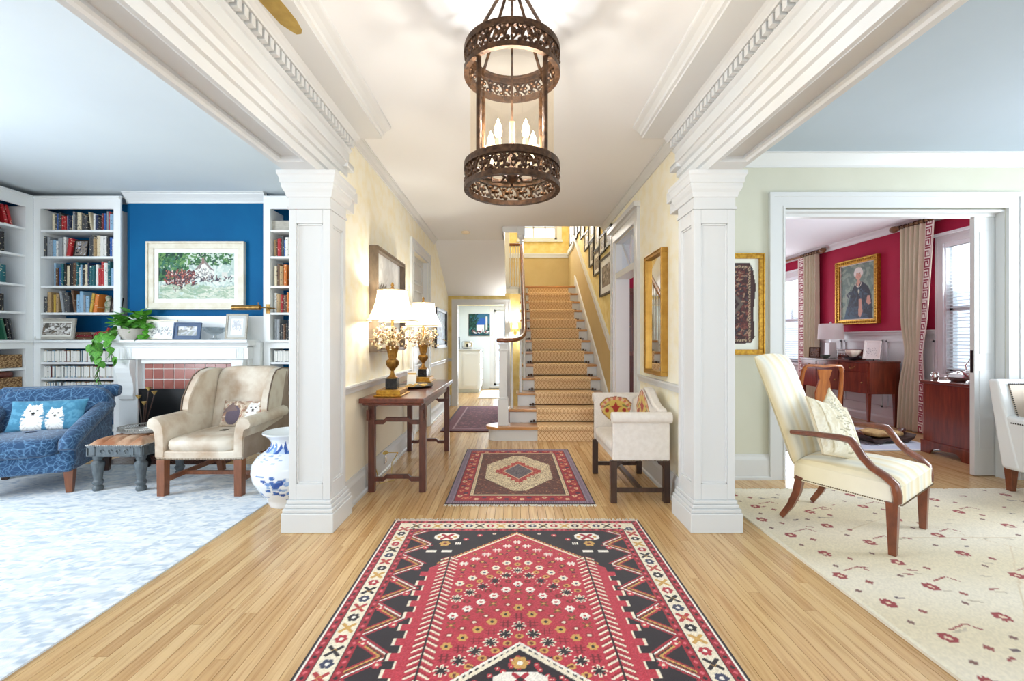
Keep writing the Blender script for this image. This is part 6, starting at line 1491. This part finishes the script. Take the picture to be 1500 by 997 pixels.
for y0,y1 in ((-.70,-.25),(-.24,.24),(.25,.70)):
    for z0,z1,nm in ((.78,.895,'drawer'),(.48,.77,'door')):
        p_=bowpanel(y0+.008,y1-.008,z0,z1,nm); yc=(y0+y1)/2; zc=(z0+z1)/2; x=bow(yc)
        if nm=='drawer': MB().tube([(x-.008,yc-.045,zc+.01),(x-.03,yc-.035,zc-.015),(x-.032,yc,zc-.024),(x-.03,yc+.035,zc-.015),(x-.008,yc+.045,zc+.01)],.005,7).build('handle','brass',p_,smooth=50)
        else: MB().sq((x-.014,y0+.05,zc),(.012,.012,.012),1,1,10,6).build('knob','brass',p_,smooth=60)
for y in (-.68,-.24,.24,.68): MB().taper(bow(y)+.03,y,0,.47,.026,.048).build('leg','mahogany',bf)
for y in (-.68,.68): MB().taper(.22,y,0,.47,.026,.048).build('leg','mahogany',bf)
def onbf(px,x): Y=x*640/(px-750); return Y
t=thing('white_lamp','white table lamp with drum shade on the sideboard','lamp',(5.20,7.13,.931)); mat('white_glaze',(232,234,232),.2); MB().taper(0,0,0,.26,.13,.11).build('base','white_glaze',t,bevel=.01); MB().tube([(0,0,.26),(0,0,.55)],.008,8).build('stem','silver',t)
shade_mat('shade_white',(250,250,248),.4); MB().lathe([(.178,.305),(.165,.56)],n=32,cap=False).build('shade','shade_white',t,smooth=60); MB().sq((0,0,.575),(.016,.016,.022),1,1,10,6).build('finial','white_glaze',t,smooth=60)
cv=photo_cv(.12,.12,[(120,96,66),(70,60,50),(170,140,90)],30); framed('bronze_plaque','small bronze framed plaque leaning beside the white lamp',(5.10,7.36,1.02),R(-50),.16,.175,.02,.014,'bronze',cv,tilt=R(-5),cat='plaque')
mat('celadon',(96,118,108),.3); m=MB(); m.lathe([(.03,0),(.035,.008),(.06,.03),(.072,.062),(.067,.062),(.05,.03),(0,.014)],n=22,cap=False); o=m.build('celadon_bowl','celadon',smooth=50); o.location=(5.02,7.0,.9315); tag(o,'small grey green bowl at the front of the sideboard','bowl')
t=thing('carved_box','carved red wood box on the sideboard','box',(5.22,6.72,.9315),R(-90)); MB().box(-.17,.17,-.09,.09,0,.13).build('body','mahogany',t,bevel=.004); MB().box(-.175,.175,-.095,.095,.13,.155).build('lid','mahogany',t,bevel=.005)
m=MB()
for k in range(9): m.sq((-.14+k*.035,-.092,.065),(.013,.006,.03),.7,.7,8,5)
m.build('carving','mahogany_y',t,smooth=50)
mat('shell',(238,226,206),.4); mat('shell_dark',(44,42,44),.3); t=thing('shell_bowl','pale shell shaped bowl on dark petal stand on the sideboard','bowl',(5.0,6.41,.9315))
def shell(u,v): a=2*math.pi*u; r=(.03+.062*math.sin(v*1.75))*(1+.06*math.sin(7*a)); return (r*math.cos(a),r*math.sin(a),.045+.10*v)
m=MB(); m.grid(shell,42,8,cu=True); m.build('bowl','shell',t,smooth=60)
def petal(u,v): a=2*math.pi*u; r=.03+.10*v*(1+.18*math.sin(6*a)); return (r*math.cos(a),r*math.sin(a),.006+.045*v*v*(1+.3*math.sin(6*a)))
m=MB(); m.grid(petal,36,6,cu=True); m.lathe([(.0,0),(.05,0),(.04,.012),(0,.014)],n=18,cap=False); m.build('stand','shell_dark',t,smooth=60)
t=framed('easel_picture','white picture propped on a small black easel on the sideboard',(5.13,6.22,1.085),R(-62),.20,.27,.022,.014,'paper',sketch(.15,.22),tilt=R(-14),cat='picture')
MB().tube([(.0,.02,-.02),(.0,.085,-.150)],.005,6).build('easel','black_metal',t)
# portrait
cv=Cv(.66,.84,.008,(128,150,136)); cv.strokes(200,[(118,140,128),(140,160,146),(108,130,122),(150,166,150)],.03,.07)
cv.poly([(.10,0),(.14,.22),(.20,.40),(.27,.52),(.33,.57),(.43,.56),(.54,.48),(.60,.34),(.62,0)],(42,46,58)); cv.poly([(.06,0),(.12,.20),(.30,.16),(.45,.10),(.55,0)],(58,84,104)); cv.strokes(120,[(50,60,76),(36,38,48),(64,84,100)],.012,.03,(.16,.56,.02,.42))
cv.poly([(.31,.55),(.345,.49),(.39,.55),(.38,.60),(.33,.60)],(206,160,138)); cv.disc(.35,.68,.062,(214,168,146),ry=.082); cv.disc(.35,.745,.075,(226,222,214),ry=.042); cv.disc(.285,.70,.024,(226,222,214),ry=.045); cv.disc(.415,.70,.022,(222,218,210),ry=.045)
for x in (.328,.374): cv.disc(x,.688,.008,(60,50,50),ry=.006); cv.line(x-.012,.702,x+.012,.704,.005,(150,120,110))
cv.line(.351,.685,.356,.662,.008,(190,136,116)); cv.line(.335,.638,.37,.638,.007,(170,84,80)); cv.disc(.33,.655,.012,(222,150,136)); cv.disc(.38,.655,.010,(206,140,126))
for k in range(16): a=math.pi*(1+k/15); cv.disc(.352+.055*math.cos(a),.55+.06*math.sin(a),.006,(226,222,206))
cv.disc(.36,.42,.018,(196,200,180),ry=.03); cv.poly([(.36,.30),(.41,.30),(.43,.10),(.39,.02),(.35,.06)],(206,154,132)); cv.poly([(.52,.34),(.57,.34),(.59,.22),(.54,.20),(.50,.24)],(206,154,132))
framed('portrait_painting','oil portrait of a white haired person in dark dress in ornate gold frame',(5.449,6.87,1.99),R(-90),.84,1.03,.075,.05,'gold_leaf',cv,matw=.012,ornate=True,cat='painting')
# curtains
mat('curtain_silk',(206,196,168),.6,col2=(198,187,158),vs=4,sheen=.2)
attr_mat('curtain_print',.65)
def greek(w,h,res=.008):
    c=Cv(w,h,res,(208,199,174)); x0=.03; c.rect(x0-.02,x0+.27,0,h,(238,230,222)); RD=(150,56,72); y=0; u=.040; v=.021
    for xx in (x0-.008,x0+.246): c.rect(xx,xx+.014,0,h,RD)
    while y<h:
        for i,(a0,a1,b0,b1) in enumerate(((0,5,0,.9),(4.1,5,0,4.1),(1.6,5,3.2,4.1),(1.6,2.5,1.6,4.1),(0,.9,0,5.6),(0,5,4.8,5.7))): c.rect(x0+.022+a0*u,x0+.022+a1*u,y+b0*v,y+b1*v,RD)
        y+=v*6.4
    return c
def curtain(label, lead, far, tie=None, loc=None):
    cv=greek(1.0,2.735,.010); sg=1 if far>lead else -1
    t=thing('curtain',label,'curtain',(0,0,0))
    def fn(X,Y):
        u=X/1.0; z=.012+Y; w0=np.full(z.shape,abs(far-lead)); lo=np.zeros(z.shape); fo=np.zeros(z.shape)
        if tie:
            k=np.exp(-((z-tie)/.30)**2); lo=.20*(1-z/2.75)-.06*np.clip((tie-z)/tie,0,1)+.03*k; fo=-.05*k+.05*np.clip((tie-z)/tie,0,1)
        y=lead+sg*(lo+u*(w0-lo+fo)); amp=.034*np.clip((u-.26)/.10,0,1)
        if tie: amp=amp*(1-.6*np.exp(-((z-tie)/.3)**2))
        x=5.36+amp*np.sin((u-.26)*2*np.pi*7+.4*np.sin(z*1.3))-.02*(1-np.clip(u/.26,0,1))
        return (x,y,z)
    c_=grid_mesh('drape',cv,'curtain_print',t,fn=fn); md=c_.modifiers.new('thick','SOLIDIFY'); md.thickness=.004
    return t
curtain('beige curtain with red Greek key band tied back beside the portrait wall near window',5.52,6.02,1.05)
curtain('beige pleated curtain with red Greek key band at the far dining window',8.16,7.66)
mat('rod_wood',(150,112,72),.4,col2=(110,76,46),vs=12)
def rod(y0,y1,fin,lab):
    t=thing('curtain_rod',lab,'curtain rod',(5.36,0,2.775)); MB().tube([(0,y0,0),(0,y1,0)],.020,14).build('pole','rod_wood',t,smooth=40); s=1 if fin>min(y0,y1)+.1 else -1
    m=MB(); m.T=Matrix.Translation((0,fin,0))@Matrix.Rotation(R(-90*s),4,'X'); m.lathe([(.02,0),(.034,.01),(.024,.025),(.04,.05),(.048,.085),(.036,.12),(.014,.14),(0,.145)],n=16,cap=False); m.build('finial','rod_wood',t,smooth=40)
    for k in range(7): MB().ring((0,0,0),.028,.008,.010,18).build('ring','bronze',t,smooth=40).matrix_local=Matrix.Translation((0,fin-s*(.03+.07*k),0))@Matrix.Rotation(R(90),4,'X')
    for y in (fin-s*.25,(y0 if abs(y0-fin)>abs(y1-fin) else y1)+s*.05): MB().box(-.006,.089,y-.01,y+.01,-.012,.012).build('bracket','rod_wood',t)
rod(4.42,6.05,6.05,'wooden curtain rod with carved finial over the near dining window'); rod(7.62,9.2,7.62,'wooden curtain rod with carved finial over the far dining window')
# dining chair
dc=thing('dining_chair','honey walnut dining chair with vase splat seen from behind','dining chair',(3.10,4.59,0),R(176))
for s in (-1,1):
    MB().tube([(s*.17,.24,0.0),(s*.175,.20,.22),(s*.18,.19,.46),(s*.195,.215,.70),(s*.185,.25,.90),(s*.17,.262,.955)],[.020,.022,.026,.020,.019,.022],8).build('back_post','honey_wood',dc,smooth=50)
    MB().tube([(s*.20,-.20,0),(s*.19,-.185,.10),(s*.20,-.20,.30),(s*.205,-.205,.44)],[.022,.017,.030,.034],8).build('leg','honey_wood',dc,smooth=50)
MB().tube([(-.185,.255,.93),(-.16,.262,.97),(-.08,.268,.972),(0,.268,.962),(.08,.268,.972),(.16,.262,.97),(.185,.255,.93)],.024,8,flat=.7).build('crest_rail','honey_wood',dc,smooth=50)
sp_=[(.045,.47),(.03,.52),(.05,.58),(.075,.66),(.08,.72),(.06,.80),(.045,.86),(.06,.92),(.07,.955)]
m=MB(); m.prism([(x,z) for x,z in sp_]+[(-x,z) for x,z in reversed(sp_)],.205,.222,'y'); m.T=Matrix(); o=m.build('splat','honey_wood',dc,bevel=.003); o.rotation_euler=(R(-4.5),0,0); o.location=(0,.018-.02,.0)
MB().prism([(-.22,-.22),(.22,-.22),(.19,.21),(-.19,.21)],.42,.47,'z').build('seat_rail','honey_wood',dc,bevel=.006); mat('blue_seat',(60,84,124),.8); MB().sq((0,-.01,.475),(.19,.19,.03),.35,.5).build('seat','blue_seat',dc,smooth=50)
# small chest with silver
ch=thing('side_chest','mahogany side chest on bracket feet by the pocket door','chest',(4.80,4.55,0)); MB().box(-.28,.28,-.255,.255,.12,.755).build('body','mahogany',ch,bevel=.003); MB().box(-.30,.30,-.275,.275,.755,.785).build('top','mahogany_y',ch,bevel=.008)
m=MB(); 
pr=[(-.27,0),(-.17,0),(-.15,.04),(-.12,.06),(-.08,.07),(0,.06),(.08,.07),(.12,.06),(.15,.04),(.17,0),(.27,0),(.27,.12),(-.27,.12)]
m.prism(pr,-.295,-.275,'x'); m.prism(pr,.275,.295,'x'); m.prism([(x*1.05,z) for x,z in pr],-.27,-.25,'y'); m.prism([(x*1.05,z) for x,z in pr],.25,.27,'y'); m.box(-.297,.297,-.272,.272,.115,.135); m.build('bracket_base','mahogany',ch,bevel=.003)
t=thing('silver_teapot','silver kettle with tall handle on the side chest','teapot',(4.66,4.40,.7855)); MB().lathe([(.045,0),(.05,.01),(.035,.025),(.07,.05),(.085,.09),(.07,.125),(.03,.14),(.012,.15),(.014,.16),(0,.166)],n=22,cap=False).build('body','silver',t,smooth=50); MB().tube([(.0,.07,.10),(0,.09,.18),(0,.04,.25),(0,-.04,.25),(0,-.09,.18),(0,-.07,.10)],.006,7).build('handle','silver',t,smooth=50); MB().tube([(-.07,0,.07),(-.11,0,.10),(-.13,0,.13)],[.014,.010,.007],8).build('spout','silver',t,smooth=50)
t=thing('silver_dish','covered silver dish on the side chest','dish',(4.72,4.62,.7855)); MB().lathe([(.05,0),(.06,.012),(.085,.03),(.09,.045),(0,.047)],n=22,cap=False,sy=1.3).build('dish','silver',t,smooth=50); MB().lathe([(.085,.048),(.07,.075),(.03,.09),(.012,.095),(.014,.105),(0,.11)],n=22,cap=False,sy=1.3).build('lid','silver',t,smooth=50)
t=thing('silver_creamer','small silver creamer at the edge of side chest','jug',(4.60,4.75,.7855)); MB().lathe([(.02,0),(.024,.006),(.03,.03),(.034,.05),(.024,.07),(.03,.085)],n=18,cap=False).build('body','silver',t,smooth=50); MB().tube([(0,.028,.07),(0,.055,.06),(0,.03,.03)],.004,6).build('handle','silver',t,smooth=50)
# low carved stool on the dining rug
fsx=thing('low_stool','low dark carved stool with gold cushion on the dining rug','stool',(4.45,5.28,.0085),R(12)); MB().prism([(-.34,.10),(-.30,.065),(-.18,.055),(0,.07),(.18,.055),(.30,.065),(.34,.10),(.30,.045),(.2,.0),(.12,.03),(-.12,.03),(-.2,.0),(-.30,.045)],-.16,.16,'y').build('frame','dark_wood',fsx,bevel=.006)
for s in (-1,1): MB().tube([(s*.27,0,.07),(s*.32,0,.11),(s*.355,0,.12),(s*.37,0,.10)],[.03,.035,.03,.015],8).build('scroll_end','rosewood',fsx,smooth=50)
mat('gold_cushion',(206,178,120),.7,col2=(150,110,60),vs=12); MB().sq((0,0,.10),(.22,.14,.035),.4,.6).build('cushion','gold_cushion',fsx,smooth=50)
# tall china cabinet seen through the hall doorway
cc=thing('china_cabinet','tall dark red wood cabinet seen through the hall doorway','cabinet',(2.45,9.04,0)); MB().box(-.55,.55,-.23,.23,.06,.95).build('lower_case','mahogany',cc,bevel=.004); MB().box(-.52,.52,-.16,.23,.95,2.18).build('upper_case','mahogany',cc,bevel=.004); MB().box(-.58,.58,-.24,.24,2.18,2.27).build('cornice','mahogany_y',cc,bevel=.01); MB().box(-.55,.55,-.22,.22,0,.06).build('plinth','mahogany_y',cc)
for x0,x1 in ((-.50,-.01),(.01,.50)):
    d_=MB().box(x0,x1,-.175,-.16,1.0,2.14).build('door','rosewood',cc,bevel=.003); MB().sq(((x0+x1)/2+(.2 if x0<0 else -.2),-.19,1.5),(.012,.012,.012),1,1,8,6).build('knob','brass',d_); MB().box(x0,x1,-.245,-.23,.10,.92).build('door','rosewood',cc,bevel=.003)
